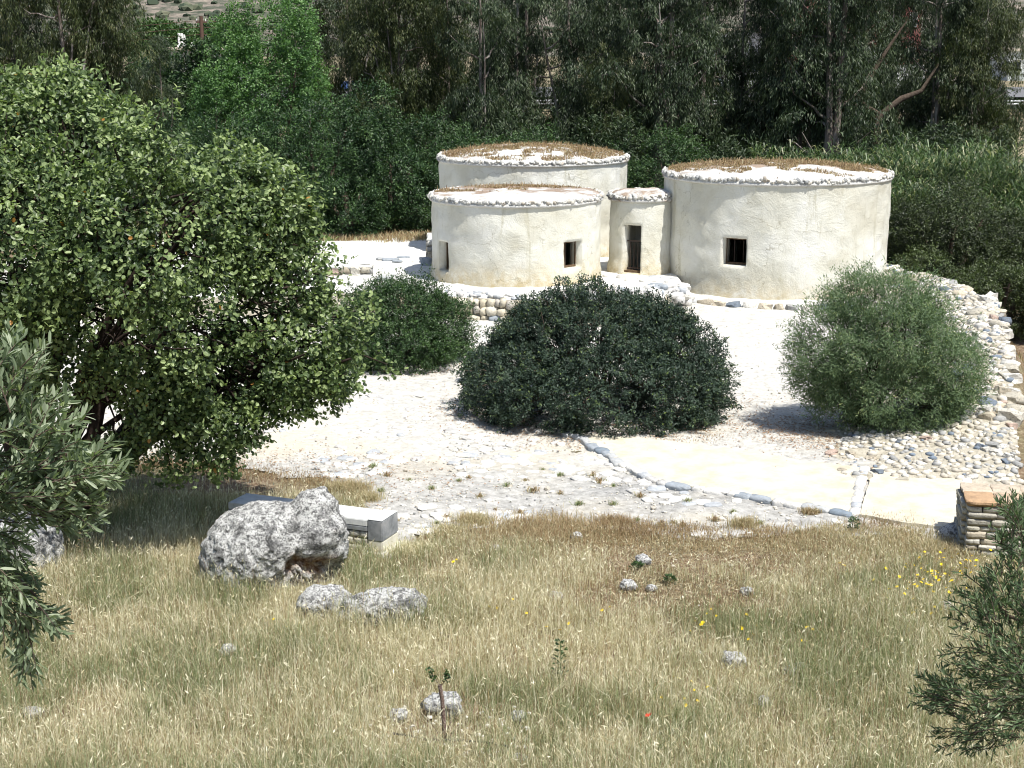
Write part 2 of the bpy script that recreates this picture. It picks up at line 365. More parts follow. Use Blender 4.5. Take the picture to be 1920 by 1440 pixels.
tag(link("ground", me), "dry brown soil under the meadow, trees and far slope", kind="structure")

BND = [(-900, 905), (-300, 885), (150, 874), (300, 870), (450, 880), (560, 893), (640, 905), (690, 950), (705, 1000), (770, 1012), (860, 985), (1000, 992),
       (1100, 985), (1250, 1000), (1400, 1008), (1500, 1000), (1600, 1005), (1750, 1012), (1805, 1035), (2100, 1040), (2500, 1040)]
_b = np.array([P(a, b, 0.05) for a, b in BND]); _ba = _b[:, 0] / _b[:, 1]
def ymead(x, y): return np.interp(x / np.maximum(y, 1), _ba, _b[:, 1])
def yard_keep(x, y):
    n = (fbm(np.stack([x * 1.6, y * 1.6, 0 * x], 1), 3, 3) - .5)
    return (y > ymead(x, y) + n * .9 + .05) & (x < xbank(y) - .4) & (x > -17) & (y < 49.6 + n * 2.5 + (x > 1) * 3)
def yz(x, y):
    q = np.stack([x.ravel(), y.ravel(), 0 * x.ravel()], 1)
    return h(x, y) + .03 + ((fbm(q * 2.2, 9, 3) - .5) * .07).reshape(x.shape) + ((fbm(q * 6, 29, 2) - .5) * .03).reshape(x.shape)
me = gridmesh(np.arange(-17, 13, .09), np.arange(17.5, 53, .09), yz, yard_keep, .035).build("yard", M_yard, True)
yard = tag(link("yard", me), "white lime and cobble yard in front of the round houses", kind="structure")

# far hills
def hillz(x, y):
    q = np.stack([x.ravel() * .012, y.ravel() * .012, 0 * x.ravel()], 1)
    return (2 + 95 * ss(330, 800, y) * (.55 + .9 * fbm(q, 3, 4).reshape(x.shape)))
m, nt, b = nmat("haze_muted_hillside", .95, .05); co = wpos(nt)
c = ramp(nt, noise(nt, co, .16, 7, .75), [(.36, (.045, .058, .04)), (.47, (.10, .105, .08)), (.56, (.19, .165, .14)), (.68, (.30, .26, .21))])  # greyed scrub tones: distance haze is put into the hill colour
nt.links.new(c, b.inputs["Base Color"]); bump(nt, b, noise(nt, co, .2, 5, .7), .9, 1.5); M_hill = m
tag(link("hills", gridmesh(np.arange(-520, 521, 8), np.arange(300, 1101, 8), hillz).build("hills", M_hill, True)), "hazy scrub covered hillside far behind", kind="structure")

# ------------------------------------------------------------------ stones
def blockstone(seed, sq=.55, rough=.16, n=3):
    bm = bmesh.new(); bmesh.ops.create_cube(bm, size=2)
    bmesh.ops.subdivide_edges(bm, edges=bm.edges[:], cuts=n - 2, use_grid_fill=True)
    co = np.array([v.co[:] for v in bm.verts]); r = np.linalg.norm(co, axis=1, keepdims=True)
    co = co * sq + co / r * (1 - sq) * 1.15
    rg = np.random.default_rng(seed)
    co = co * (1 + rg.normal(size=co.shape) * rough) * .5
    for v, c in zip(bm.verts, co): v.co = c
    me = bpy.data.meshes.new("stone"); bm.to_mesh(me); bm.free()
    me.polygons.foreach_set("use_smooth", [True] * len(me.polygons)); return me
def pool(mat, n=8, sq=.55, rough=.14, seed=0, nn=4):
    out = []
    for i in range(n):
        me = blockstone(seed + i, sq, rough, nn); me.materials.append(mat); out.append(me)
    return out
PL_rim = pool(M_rim, 8, .5, .18, 0, 3); PL_rub = pool(M_rubble, 12, .62, .13, 30, 3)
for q_ in PL_rub[::2] + PL_rim[::2]: q_.polygons.foreach_set("use_smooth", [False] * len(q_.polygons))
M_wallst = m_stone("cream_wall_stone", [(0, (.58, .53, .42)), (.3, (.50, .45, .34)), (.6, (.62, .58, .48)), (.9, (.45, .42, .37))]); PL_wall = pool(M_wallst, 10, .55, .17, 200, 3); PL_blue = pool(M_blue, 6, .5, .08, 60)
PL_cob = pool(M_cob, 8, .45, .10, 90); PL_flag = pool(M_flag, 8, .85, .045, 120); PL_cap = pool(M_cap, 4, .9, .03, 150)
R = random.Random(5)
def rr(a, b): return R.uniform(a, b)
def stone(plist, loc, dim, rot=None, parent=None, name="stone"):
    o = link(name, R.choice(plist), parent, tuple(map(float, loc)), rot if rot is not None else (0, 0, rr(0, TAU)), dim); return o

# ------------------------------------------------------------------ round houses
def grass_blades(ma, base, hgt, wid, tint, lean=.35, rg=RG, droop=.25, heads=None):
    n = len(base); a = rg.uniform(0, TAU, n); w = np.stack([np.cos(a), np.sin(a), 0 * a], 1) * (wid * .5)[:, None]
    b = rg.uniform(0, TAU, n); l = np.abs(rg.normal(0, lean, n)); ld = np.stack([np.cos(b), np.sin(b), 0 * b], 1)
    mid = base + ld * (l * hgt * .35)[:, None] + np.array([0, 0, 1]) * (hgt * .6)[:, None]
    tip = base + ld * (l * hgt * 1.15)[:, None] + np.array([0, 0, 1]) * (hgt * (1 - droop * l))[:, None]
    mw = w * .8
    v = np.stack([base - w, base + w, mid + mw, mid - mw, tip], 1).reshape(-1, 3); k = np.arange(n)[:, None] * 5
    ma.add(v, f3=k + [3, 2, 4], f4=k + [0, 1, 2, 3], t3=tint, t4=tint)
    if heads is not None:
        s = rg.random(n) < heads; m_ = s.sum()
        if m_:
            d = unit(tip[s] - mid[s] + rg.normal(0, .02, (m_, 3)))
            leaves(ma, tip[s] - d * .03, d, rdir(m_, rg), rg.uniform(.04, .085, m_), rg.uniform(.009, .016, m_), np.clip(tint[s] * .4, 0, .25))

def roundhouse(name, C, Rw, z0, z1, zb, ops, label, dome=.35, rimh=.20, thick=.42, dry=(0.0, 1.0, 3000), seed=1):
    C = np.array([C[0], C[1], z0], float)
    e = empty(name, C, label, "round house", "plastered round houses of the reconstructed settlement")
    # wall with real openings
    cuts = []
    for (phi, w, a, b_, kind) in ops: cuts += [phi - w / 2 / Rw, phi + w / 2 / Rw]
    an = [-math.pi]
    st = .085 / Rw
    allc = sorted(cuts)
    an = list(np.arange(-math.pi, math.pi, st))
    for c in allc:
        an = [q for q in an if abs(q - c) > st * .45] + [c]
    an = np.array(sorted(an))
    zc = sorted(set([0.0, z1 - z0] + [x - z0 for o in ops for x in (o[2], o[3])]))
    zs = []
    for a, b_ in zip(zc[:-1], zc[1:]): zs += list(np.linspace(a, b_, max(2, int((b_ - a) / .085) + 1))[:-1])
    zs = np.array([zb - z0] + zs + [zc[-1]]); na, nz = len(an), len(zs)
    A, Z = np.meshgrid(an, zs)
    def surf(Rr, amp, s):
        q = np.stack([np.sin(A).ravel() * Rr, -np.cos(A).ravel() * Rr, Z.ravel()], 1)
        dr = (fbm(q * .9 + seed * 7, s, 3) - .5) * amp + (fbm(q * 3.4, s + 4, 2) - .5) * amp * .45
        dr = dr + .05 * ss(.5, 0, Z.ravel())
        q[:, :2] *= (1 + dr / Rr)[:, None]
        q[:, 2] += (fbm(q * 5, s + 9, 2) - .5) * .03 * (np.abs(Z.ravel() - zs[-1]) > .02)
        q[:, 0] += (fbm(q * 5 + 5, s + 2, 2) - .5) * .03
        return q
    vo = surf(Rw, .09, 1); vi = surf(Rw - thick, .04, 5)
    def openat(i, j):
        am = (an[i] + an[(i + 1) % na] + (TAU if i == na - 1 else 0)) / 2; zm = (zs[j] + zs[j + 1]) / 2 + z0
        for (phi, w, a, b_, kind) in ops:
            d = (am - phi + math.pi) % TAU - math.pi
            if abs(d) < w / 2 / Rw and a < zm < b_: return True
        return False
    OP = np.array([[openat(i, j) for i in range(na)] for j in range(nz - 1)])
    q = []; nv = len(vo)
    for j in range(nz - 1):
        for i in range(na):
            k = (i + 1) % na; a, b_, c, d = j * na + i, j * na + k, (j + 1) * na + k, (j + 1) * na + i
            if not OP[j, i]:
                q.append((a, b_, c, d)); q.append((nv + b_, nv + a, nv + d, nv + c))
                if OP[j, (i - 1) % na]: q.append((a, d, nv + d, nv + a))
                if OP[j, k]: q.append((c, b_, nv + b_, nv + c))
                if j + 1 < nz - 1 and OP[j + 1, i]: q.append((d, c, nv + c, nv + d))
                if j > 0 and OP[j - 1, i]: q.append((b_, a, nv + a, nv + b_))
    ma = MA(); ma.add(np.concatenate([vo, vi]), f4=q)
    wall = link("wall", ma.build("wall", M_plaster, True), e)
    H = z1 - z0
    # roof: drip lip, rim bed, dome
    nseg = int(TAU * Rw / .09); rings = [(Rw - .12, -.02), (Rw + .045, -.015), (Rw + .07, .03), (Rw + .04, .06), (Rw + .03, .08), (Rw + .03, rimh * .55), (Rw - .05, rimh)]
    dn = max(8, int(Rw / .13))
    for k in range(1, dn): rings.append((Rw * (1 - k / dn), rimh + dome * (1 - (1 - k / dn) ** 2)))
    th = np.arange(nseg) / nseg * TAU; V = []
    for r_, z_ in rings:
        V.append(np.stack([np.sin(th) * r_, -np.cos(th) * r_, np.full(nseg, z_ + H)], 1))
    V = np.concatenate(V); nr = len(rings)
    amp = np.repeat([0.0, .012, .018, .012, .02, .05, .06] + [.09] * (nr - 7), nseg)
    q_ = V + seed * 3; V[:, 2] += (fbm(q_ * 2.5, 7, 3) - .5) * amp * 1.6; f_ = 1 + (fbm(q_ * 4, 17, 2) - .5) * amp / Rw
    V[:, :2] *= f_[:, None]
    i = np.arange(nr - 1)[:, None] * nseg; j = np.arange(nseg)[None]; k = (j + 1) % nseg
    q = np.stack([i + j, i + k, i + nseg + k, i + nseg + j], -1).reshape(-1, 4)
    top = np.array([[0, 0, H + rimh + dome]]); base = (nr - 1) * nseg; jj = np.arange(nseg)
    V = np.concatenate([V, top]); f3 = np.stack([base + jj, base + (jj + 1) % nseg, np.full(nseg, len(V) - 1)], 1)
    ma = MA(); ma.add(V, f3=f3, f4=q)
    roof = link("roof", ma.build("roof", M_roofm, True), e)
    n = min(296, int(TAU * Rw / .085))
    for k in range(n):
        t = (k + rr(-.25, .25)) / n * TAU; s = rr(.45, 1.0); zq = rr(.45, .92)
        stone(PL_rim, (math.sin(t) * (Rw + .035 - .07 * max(0, zq - .6)), -math.cos(t) * (Rw + .035 - .07 * max(0, zq - .6)), H + rimh * zq), (.15 * s, .10 * rr(.7, 1.2), .10 * s * rr(.8, 1.3)),
              (rr(-1, 1), rr(-1, 1), t + rr(-.8, .8)), roof, "rim_stone")
    # dry grass on the roof
    rg = np.random.default_rng(seed); m0 = dry[2] * 8
    rad = Rw * np.sqrt(rg.random(m0)) * .97; t = rg.uniform(0, TAU, m0)
    x = np.sin(t) * rad; y = -np.cos(t) * rad
    msk = .5 + (fbm(np.stack([x * 1.5, y * 1.5, 0 * x], 1), seed + 40, 3) - .5) * .75 + dry[0] + (y / Rw) * dry[1] * .32 > .47
    x, y, rad = x[msk][:dry[2] * 3], y[msk][:dry[2] * 3], rad[msk][:dry[2] * 3]
    zz = H + rimh + dome * (1 - (rad / Rw) ** 2)
    ma = MA(); nb = len(x)
    if nb:
        grass_blades(ma, np.stack([x, y, zz - .02], 1), rg.uniform(.03, .10, nb) * (1 + 1.2 * (rg.random(nb) < .05)), rg.uniform(.015, .03, nb), np.clip(rg.normal(.45, .09, nb), 0, .58), .8, rg)
        tag(link("dry_grass", ma.build("dry_grass", M_grass), e), kind="stuff")
    # opening fillings
    for (phi, w, a, b_, kind) in ops:
        if kind == 'niche': continue
        c_, s_ = math.sin(phi), -math.cos(phi)
        def at(rad_, off, z): return (c_ * rad_ - s_ * off * -1 * -1, s_ * rad_ + c_ * off, z - z0)
        rad_ = Rw - thick * .62
        tdir = np.array([math.cos(phi), math.sin(phi), 0]); ndir = np.array([math.sin(phi), -math.cos(phi), 0])
        def pt(r_, off, z): return ndir * r_ + tdir * off + np.array([0, 0, z - z0])
        if kind.startswith('window'):
            win = MA(); rz = phi
            sh = .045
            win.box(pt(rad_, 0, a + .03), (w, .07, .05), rz); win.box(pt(rad_, 0, b_ - .03), (w, .07, .05), rz); win.box(pt(rad_, w / 2 - .02, (a + b_) / 2), (.04, .06, b_ - a - .07), rz); win.box(pt(rad_, -w / 2 + .02, (a + b_) / 2), (.04, .06, b_ - a - .07), rz)
            wo = link("window", win.build("window", M_wood), e)
            for off in (-.12, .25) if w > .45 else (-.1, .12):
                mb = MA(); mb.tube([pt(rad_ + .02, off * w, a), pt(rad_ + .02, off * w, b_)], .007, 6)
                link("bar", mb.build("bar", M_steel, True), wo)
            if 'shut' in kind:
                for off in (-.34, -.12):
                    mb = MA(); mb.box(pt(rad_ - .07, off * w, (a + b_) / 2), (.18 * w, .025, b_ - a - .04), rz)
                    link("shutter_board", mb.build("shutter_board", M_wood), wo)
        else:
            mb = MA(); top = a + (b_ - a) * .66
            for z in (top, a + .12): mb.box(pt(rad_, 0, z), (w * .96, .03, .035), phi)
            gt = link("gate", mb.build("gate", M_steel), e)
            for k in range(5):
                mb = MA(); mb.tube([pt(rad_, (k / 4 - .5) * w * .9, a + .04), pt(rad_, (k / 4 - .5) * w * .9, top)], .012, 6)
                link("bar", mb.build("bar", M_steel, True), gt)
            for sgn in (-1, 1):
                mb = MA(); mb.box(pt(Rw - thick - .01, sgn * (w / 2 - .03), (a + b_) / 2), (.07, .08, b_ - a), phi)
                link("door_post", mb.build("door_post", M_wood), e)
            mb = MA(); mb.box(pt(Rw - thick * .5, 0, a + .03), (w, .2, .07), phi); link("threshold", mb.build("threshold", M_wood), e)
    return e

def opening(C, Rw, px, py_t, py_b, wpx):
    d = 0; s = ppm(C[1], 1.5); phi = math.asin(max(-.98, min(.98, (px - (960 + C[0] * s)) / (Rw * s))))
    y = C[1] - Rw * math.cos(phi); s = ppm(y, 1.5)
    phi = math.asin(max(-.98, min(.98, (px - (960 + C[0] * s)) / (Rw * s)))); y = C[1] - Rw * math.cos(phi)
    return phi, wpx / s / math.cos(phi), PD(px, py_b, y)[2], PD(px, py_t, y)[2]
TZ = .78      # terrace level
CR, CL, CB, CD = (7.70, 42.85), (.12, 41.8), (.68, 47.65), (3.78, 42.55)
phi, w, a, b_ = opening(CR, 3.24, 1378, 447, 498, 42)
roundhouse("round_house", CR, 3.24, .25, PD(1456, 349, CR[1] - 3.24)[2], -.5,
           [(phi, w, a, b_, 'window'), (-1.45, .75, .55, 2.35, 'door')],
           "largest round house, on the right, with one small window and thick stone rim", .20, .18, .45, (.09, .6, 8000), 1)
phi, w, a, b_ = opening(CL, 2.42, 1075, 453, 503, 34); phi2, w2, a2, b2 = opening(CL, 2.42, 832, 453, 508, 19)
roundhouse("round_house", CL, 2.42, TZ, PD(968, 389, CL[1] - 2.42)[2], .2,
           [(phi, w, a, b_, 'window_shut'), (phi2, w2, a2, b2, 'window')],
           "low round house at front left with two barred windows and mostly bare white roof", .10, .17, .42, (-.12, .9, 1400), 2)
roundhouse("round_house", CB, 3.03, TZ, PD(999, 313, CB[1] - 3.03)[2], .2, [(2.8, .7, TZ + .2, TZ + 1.7, 'door')],
           "tall round house standing behind the low one, roof covered in dry brown grass", .30, .17, .42, (.14, .45, 7500), 3)
phi, w, a, b_ = opening(CD, .93, 1185, 423, 519, 31)
roundhouse("round_house", CD, .93, TZ, PD(1200, 379, CD[1] - .93)[2], .2, [(phi, w, TZ + .06, b_, 'door')],
           "narrow round entrance hut with an open doorway and low barred gate between the big houses", .10, .20, .34, (-.35, .6, 150), 4)

# ------------------------------------------------------------------ terrace under the left houses
LIP = [(-300, 560), (300, 556), (520, 552), (690, 545), (760, 543), (820, 553), (905, 556), (1000, 562), (1075, 566), (1150, 566), (1215, 560), (1246, 549)]
lip = [P(a, b, TZ)[:2] for a, b in LIP]; lip = np.array(lip)
def resamp(pl, step):
    pl = np.asarray(pl, float); d = np.r_[0, np.cumsum(np.linalg.norm(np.diff(pl, axis=0), axis=1))]
    t = np.arange(0, d[-1], step); return np.stack([np.interp(t, d, pl[:, i]) for i in range(pl.shape[1])], 1)
ylip = lambda x: np.interp(x, lip[:, 0], lip[:, 1])
def terr_keep(x, y):
    return (y > ylip(x)) & (x < 4.75) & (y < 51.2) & (x > -14)
def terr_z(x, y):
    q = np.stack([x.ravel(), y.ravel(), 0 * x.ravel()], 1)
    e = ss(0, .5, (y - ylip(x)))
    return TZ - .10 * (1 - e) + ((fbm(q * 1.2, 19, 3) - .5) * .12).reshape(x.shape) + ((fbm(q * 5, 29, 2) - .5) * .05).reshape(x.shape)
tr = tag(link("terrace", gridmesh(np.arange(-14, 4.9, .09), np.arange(36.5, 51.3, .09), terr_z, terr_keep).build("terrace", M_lime, True)),
         "raised white lime terrace around the left round houses", kind="structure")
# its retaining wall: mortar body with stones
rw = empty("retaining_wall", (-1.5, 38, 0), "low rough stone retaining wall holding up the white terrace below the left round house", "wall")
ma = MA(); pl = resamp(np.c_[lip, np.zeros(len(lip))], .12)[:, :2]; pl = pl[pl[:, 0] > -12]
zs = np.linspace(-.15, TZ - .04, 10); V = []
for x, y in pl:
    for z in zs: V.append((x, y - .10 * (1 - z), z))
V = np.array(V); V[:, 1] += (fbm(V * 3, 3, 2) - .5) * .12
nz = len(zs); i = np.arange(len(pl) - 1)[:, None] * nz; j = np.arange(nz - 1)[None]
ma.add(V, f4=np.stack([i + j, i + nz + j, i + nz + j + 1, i + j + 1], -1).reshape(-1, 4))
link("mortar", ma.build("mortar", M_mortar, True, (-1.5, 38, 0)), rw)
s = 0.0; pl3 = resamp(np.c_[lip, np.zeros(len(lip))], .02); L3 = len(pl3)
for row, (zc, hh) in enumerate([(.06, .14), (.22, .20), (.42, .24), (.63, .20)]):
    k = 0
    while k < L3:
        wd = rr(.14, .40) * (1.35 if R.random() < .25 else 1)
        kk = min(L3 - 1, int(k + wd / .02 / 2)); x, y = pl3[kk][:2]
        if -4.2 < x < 4.5:
            stone(PL_blue if R.random() < .03 else PL_wall, (x + 1.5, y - .10 * (1 - zc) - .0 - 38 + rr(-.03, .03), zc + rr(-.04, .04)), (wd * rr(.85, 1.0), .2, hh * rr(.7, 1.15)), (rr(-.1, .1), rr(-.18, .18), rr(-.15, .15)), rw)
        k += int(wd / .02)
# stones bedded along the lip, and blue slabs on the terrace
for k in range(70):
    x = rr(-3.4, 3.6); y = float(ylip(x)) + rr(.1, .9)
    if (x - CL[0]) ** 2 + (y - CL[1]) ** 2 < 2.6 ** 2: continue
    stone(PL_blue if R.random() < .18 else PL_cob, (x, y, TZ - .02 + rr(-.03, .03)), (rr(.15, .38), rr(.12, .25), rr(.07, .13)), None, tr)
for (px, py, wx) in [(660, 522, 30), (1, 1, 0)]:
    pass
for (px, py, L_, dx) in [(722, 521, .42, .14), (742, 519, .40, .16), (762, 523, .36, .06), (717, 484, .34, .06), (733, 486, .5, .06), (745, 489, .3, .06), (757, 482, .4, .06), (800, 491, .32, .25)]:
    p = P(px, py, TZ + dx / 2)
    o = stone(PL_blue, (p[0], p[1], TZ + dx * .3), (L_, L_ * .6, dx * 1.3), (0, 0, rr(-.4, .4)))
    o.name = "slab_stone"; tag(o, "blue grey stone in the small row near the green bush on the white terrace" if py > 500 else "flat blue stone in the far row on the white terrace left of the houses", "stone", "near row of stones on the terrace" if py > 500 else "far row of stones on the terrace")
# two stubs of ruined wall on the terrace
def rubble_block(name, c, d, label, nx, nz_, rz=0.0, cap=True):
    e = empty(name, c, label, "wall", rz=rz)
    ma = MA(); ma.box((0, 0, d[2] / 2), (d[0] * .9, d[1] * .9, d[2] * .94)); link("core", ma.build("core", M_mortar), e)
    sx, sz = d[0] / nx, d[2] / nz_; ny = max(1, int(d[1] / sx))
    for kz in range(nz_):
        for side in (-1, 1):
            for k in range(nx):
                stone(PL_rub, ((k + .5) * sx - d[0] / 2 + rr(-.03, .03), side * (d[1] / 2 - .04), (kz + .5) * sz), (sx * rr(.85, 1.1), .16, sz * rr(.85, 1.05)), (rr(-.1, .1), rr(-.1, .1), rr(-.15, .15)), e)
            for k in range(ny):
                stone(PL_rub, (side * (d[0] / 2 - .04), (k + .5) / ny * d[1] - d[1] / 2, (kz + .5) * sz), (.16, d[1] / ny * rr(.85, 1.1), sz * rr(.85, 1.05)), (rr(-.1, .1), rr(-.1, .1), rr(-.15, .15)), e)
    if cap:
        ma = MA(); bmx = blockstone(3, .8, .05, 4); bmx.materials.append(M_lime); link("lime_cap", bmx, e, (0, 0, d[2]), None, (d[0] * 1.05, d[1] * 1.05, .16))
    return e
p = PD(822, 491, 44.6); rubble_block("wall_stub", (p[0] + .15, 44.6, TZ), (.9, 1.3, .72), "short rough stone wall end with a white lime top left of the low round house", 3, 4)
p = P(668, 531, TZ - .2); rubble_block("wall_stub", (p[0] - .35, p[1] + .4, TZ - .15), (1.5, .7, .42), "low stone wall end half hidden by foliage at the terrace edge", 5, 2, .1)
p = P(1148, 520, TZ); 
for k, (dx, dy, s_) in enumerate([(-.05, -.25, .35), (.3, -.55, .3), (.75, -.65, .4), (1.1, -.7, .35), (1.0, -1.1, .45), (.5, -1.0, .35)]):
    o = stone(PL_cob, (p[0] + dx, p[1] + dy + .3, TZ + .0), (s_ * 1.2, s_, .2), None, tr)
p = PD(1136, 470, 47.0); rubble_block("wall_stub", (p[0] + .1, 46.6, TZ), (.8, .6, .62), "bit of rubble wall seen in the gap between low house and entrance hut", 3, 3, .2)

for k in range(26):
    y = rr(38.6, 41.0); x = 4.75 + rr(-.35, .12) - max(0, (y - 41)) ; p_ = float(ylip(x)) if x < lip[-1, 0] else 40
    stone(PL_cob if R.random() < .8 else PL_blue, (x, y + .9, TZ - rr(.02, .30) - (.2 if x > 4.7 else 0)), (rr(.2, .42), rr(.2, .34), rr(.14, .24)), (rr(-.2, .2), rr(-.2, .2), rr(0, 3)), tr)
for k in range(46):
    x = rr(1.6, 4.7); y = float(ylip(x)) + rr(.05, 1.5)
    if (x - CD[0]) ** 2 + (y - CD[1]) ** 2 < 1.2: continue
    stone(PL_cob if R.random() < .75 else PL_blue, (x, y, TZ + rr(-.02, .05)), (rr(.22, .5), rr(.18, .36), rr(.10, .2)), (rr(-.12, .12), rr(-.12, .12), rr(0, 3)), tr)
for k in range(14):
    x = rr(3.6, 4.7); y = float(ylip(x)) + rr(-.12, .3); stone(PL_cob, (x, y, TZ - rr(.05, .5)), (rr(.2, .45), rr(.2, .3), rr(.14, .24)), (rr(-.2, .2), rr(-.2, .2), rr(-.3, .3)), tr)
# kerb stones round the largest house
kb = empty("stone_kerb", (CR[0], CR[1], .25), "ring of bedded white and blue stones along the foot of the largest round house", "kerb")
ma = MA(); th = np.linspace(-1.5, 1.5, 60); V = []
for t in th:
    for r_, z_ in ((3.1, .16), (3.45, .15), (3.72, .02), (3.85, -.25)): V.append((math.sin(t) * r_, -math.cos(t) * r_, z_ + .0))
V = np.array(V); V[:, 2] += (fbm(V * 2.5, 8, 3) - .5) * .12
i = np.arange(59)[:, None] * 4; j = np.arange(3)[None]
ma.add(V, f4=np.stack([i + j, i + j + 1, i + 4 + j + 1, i + 4 + j], -1).reshape(-1, 4)); link("lime_bed", ma.build("lime_bed", M_lime, True), kb)
t = -1.45
while t < 1.35:
    wd = rr(.16, .42); t += wd / 2 / 3.75; blue = R.random() < .25
    stone(PL_blue if blue else PL_rub, (math.sin(t) * 3.74, -math.cos(t) * 3.74, -.02), (wd, rr(.22, .32), rr(.22, .32)), (rr(-.2, .2), rr(-.2, .2), t), kb); t += wd / 2 / 3.75 + .02

# ------------------------------------------------------------------ rubble bank on the right
def bank_prof(y, v):          # v 0 inner .. 1 outer
    wdt = np.interp(y, [20, 24, 30, 36, 42, 46, 50], [2.8, 3.3, 3.2, 3.0, 2.4, 1.6, 1.2])
    top = np.interp(y, [22.9, 24.0, 27, 30.8, 34, 36.8, 40, 42.8, 46, 50], [.0, .20, .38, .62, .78, .85, .86, .84, .7, .5])
    return wdt, top
ys = np.arange(22.9, 50, .12); vs = np.r_[np.linspace(0, 1, 30), 1.02, 1.04, 1.05]
V = []
tan = None
def bank_pt(y, v):
    wdt, top = bank_prof(y, v); dx = (xbank(y + .2) - xbank(y - .2)) / .4
    nx, ny = 1 / math.hypot(1, dx), -dx / math.hypot(1, dx)     # outward
    off = -(1 - min(v, 1)) * wdt + max(0, v - 1) * 3
    x, yy = float(xbank(y)) + nx * off, y + ny * off
    z = top * (float(ss(0, .9, v)) ** .9) + .0
    if v > 1: z = top - (v - 1) / .05 * (top + 1.7)
    return x, yy, z
for y in ys:
    for v in vs:
        x, yy, z = bank_pt(y, v); V.append((x, yy, z + (.2 if v <= 1 else 0) * float(ss(30, 40, yy)) * (1 - v) + (-.06 if v < .03 else 0)))
V = np.array(V); V[:, 2] += (fbm(V * np.array([1.4, 1.4, 0]), 8, 3) - .5) * .22 + (fbm(V * np.array([5, 5, 0]), 3, 2) - .5) * .07
V[:, 2] += np.tile(np.where(vs < .98, .05, 0), len(ys))
nv = len(vs); i = np.arange(len(ys) - 1)[:, None] * nv; j = np.arange(nv - 1)[None]
bk = empty("rubble_bank", (10, 32, 0), "broad curved ruined wall of rubble stones in pale mortar sweeping down the right side", "wall")
ma = MA(); ma.add(V, f4=np.stack([i + j, i + j + 1, i + nv + j + 1, i + nv + j], -1).reshape(-1, 4))
link("mortar_bed", ma.build("mortar_bed", M_mortar, True, (10, 32, 0)), bk)
from mathutils.bvhtree import BVHTree
bvh = BVHTree.FromPolygons([tuple(v) for v in V], [tuple(q) for q in np.stack([i + j, i + j + 1, i + nv + j + 1, i + nv + j], -1).reshape(-1, 4).tolist()])
placed = []; tries = 0
small = MA()
def ico_small():
    bm = bmesh.new(); bmesh.ops.create_icosphere(bm, subdivisions=1, radius=.5); v = np.array([q.co[:] for q in bm.verts]); f = np.array([[w.index for w in q.verts] for q in bm.faces]); bm.free(); return v, f
IV, IF = ico_small()
def pebble(ma, c, s, rg, tint=None):
    v = IV * (1 + rg.normal(0, .14, IV.shape)) * np.array(s) ; a = rg.uniform(0, TAU); ca, sa = math.cos(a), math.sin(a)
    v = np.stack([v[:, 0] * ca - v[:, 1] * sa, v[:, 0] * sa + v[:, 1] * ca, v[:, 2]], 1) + c
    ma.add(v, f3=IF, t3=rg.random() if tint is None else tint)
rg = np.random.default_rng(3); nbig = 0
for tr_ in range(9000):
    y = rr(23.1, 48.5); v = R.random() ** .75
    x, yy, z = bank_pt(y, min(v, .99))
    s_ = rr(.09, .2) if R.random() < .72 else rr(.18, .34)
    if v > .9: s_ *= 1.2
    if y < 26: s_ = min(s_, .22) * .8
    if any((x - a) ** 2 + (yy - b) ** 2 < ((s_ + c) * .44) ** 2 for a, b, c in placed[-1200:]): continue
    hit = bvh.ray_cast(Vector((x, yy, 4)), Vector((0, 0, -1)))
    if hit[0] is None: continue
    placed.append((x, yy, s_)); z = hit[0].z
    if (s_ > .135 and nbig < 296):
        nbig += 1
        stone(PL_rub, (x - 10, yy - 32, z + s_ * .02), (s_ * rr(.9, 1.35), s_ * rr(.7, .95), s_ * rr(.45, .8)), (rr(-.3, .3), rr(-.3, .3), rr(0, TAU)), bk)
    else: pebble(small, np.array([x - 10, yy - 32, z + s_ * .05]), (s_ * 1.2, s_ * .85, s_ * .6), rg)
M_peb = None
m, nt, b = nmat("small_rubble", .92, .15); a_ = N(nt, "ShaderNodeAttribute", attribute_name="tint").outputs["Fac"]
c = ramp(nt, a_, [(0, (.62, .58, .50)), (.3, (.50, .46, .39)), (.55, (.68, .66, .60)), (.78, (.36, .36, .35)), (.93, (.20, .24, .29))], 'CONSTANT')
nt.links.new(mix(nt, .8, c, ramp(nt, noise(nt, wpos(nt), 14, 4), [(.3, g(.55)), (.7, g(1.2))]), 'MULTIPLY'), b.inputs["Base Color"]); M_peb = m
tag(link("small_stones", small.build("small_stones", M_peb, True), bk), kind="stuff")
# outer face stones of the bank (seen on its right edge)
for y in np.arange(27, 48, .34):
    for kz in range(3):
        x, yy, z = bank_pt(y + rr(-.1, .1), 1.0)
        if R.random() < .5 and nbig < 340 and y < 45 and kz == 0:
            nbig += 1; stone(PL_rub, (x - 10 - .02, yy - 32, z - .02 - kz * .25 + .04), (.3 * rr(.8, 1.2), .34 * rr(.8, 1.1), .2), (rr(-.15, .15), rr(-.15, .15), rr(-.2, .2)), bk)

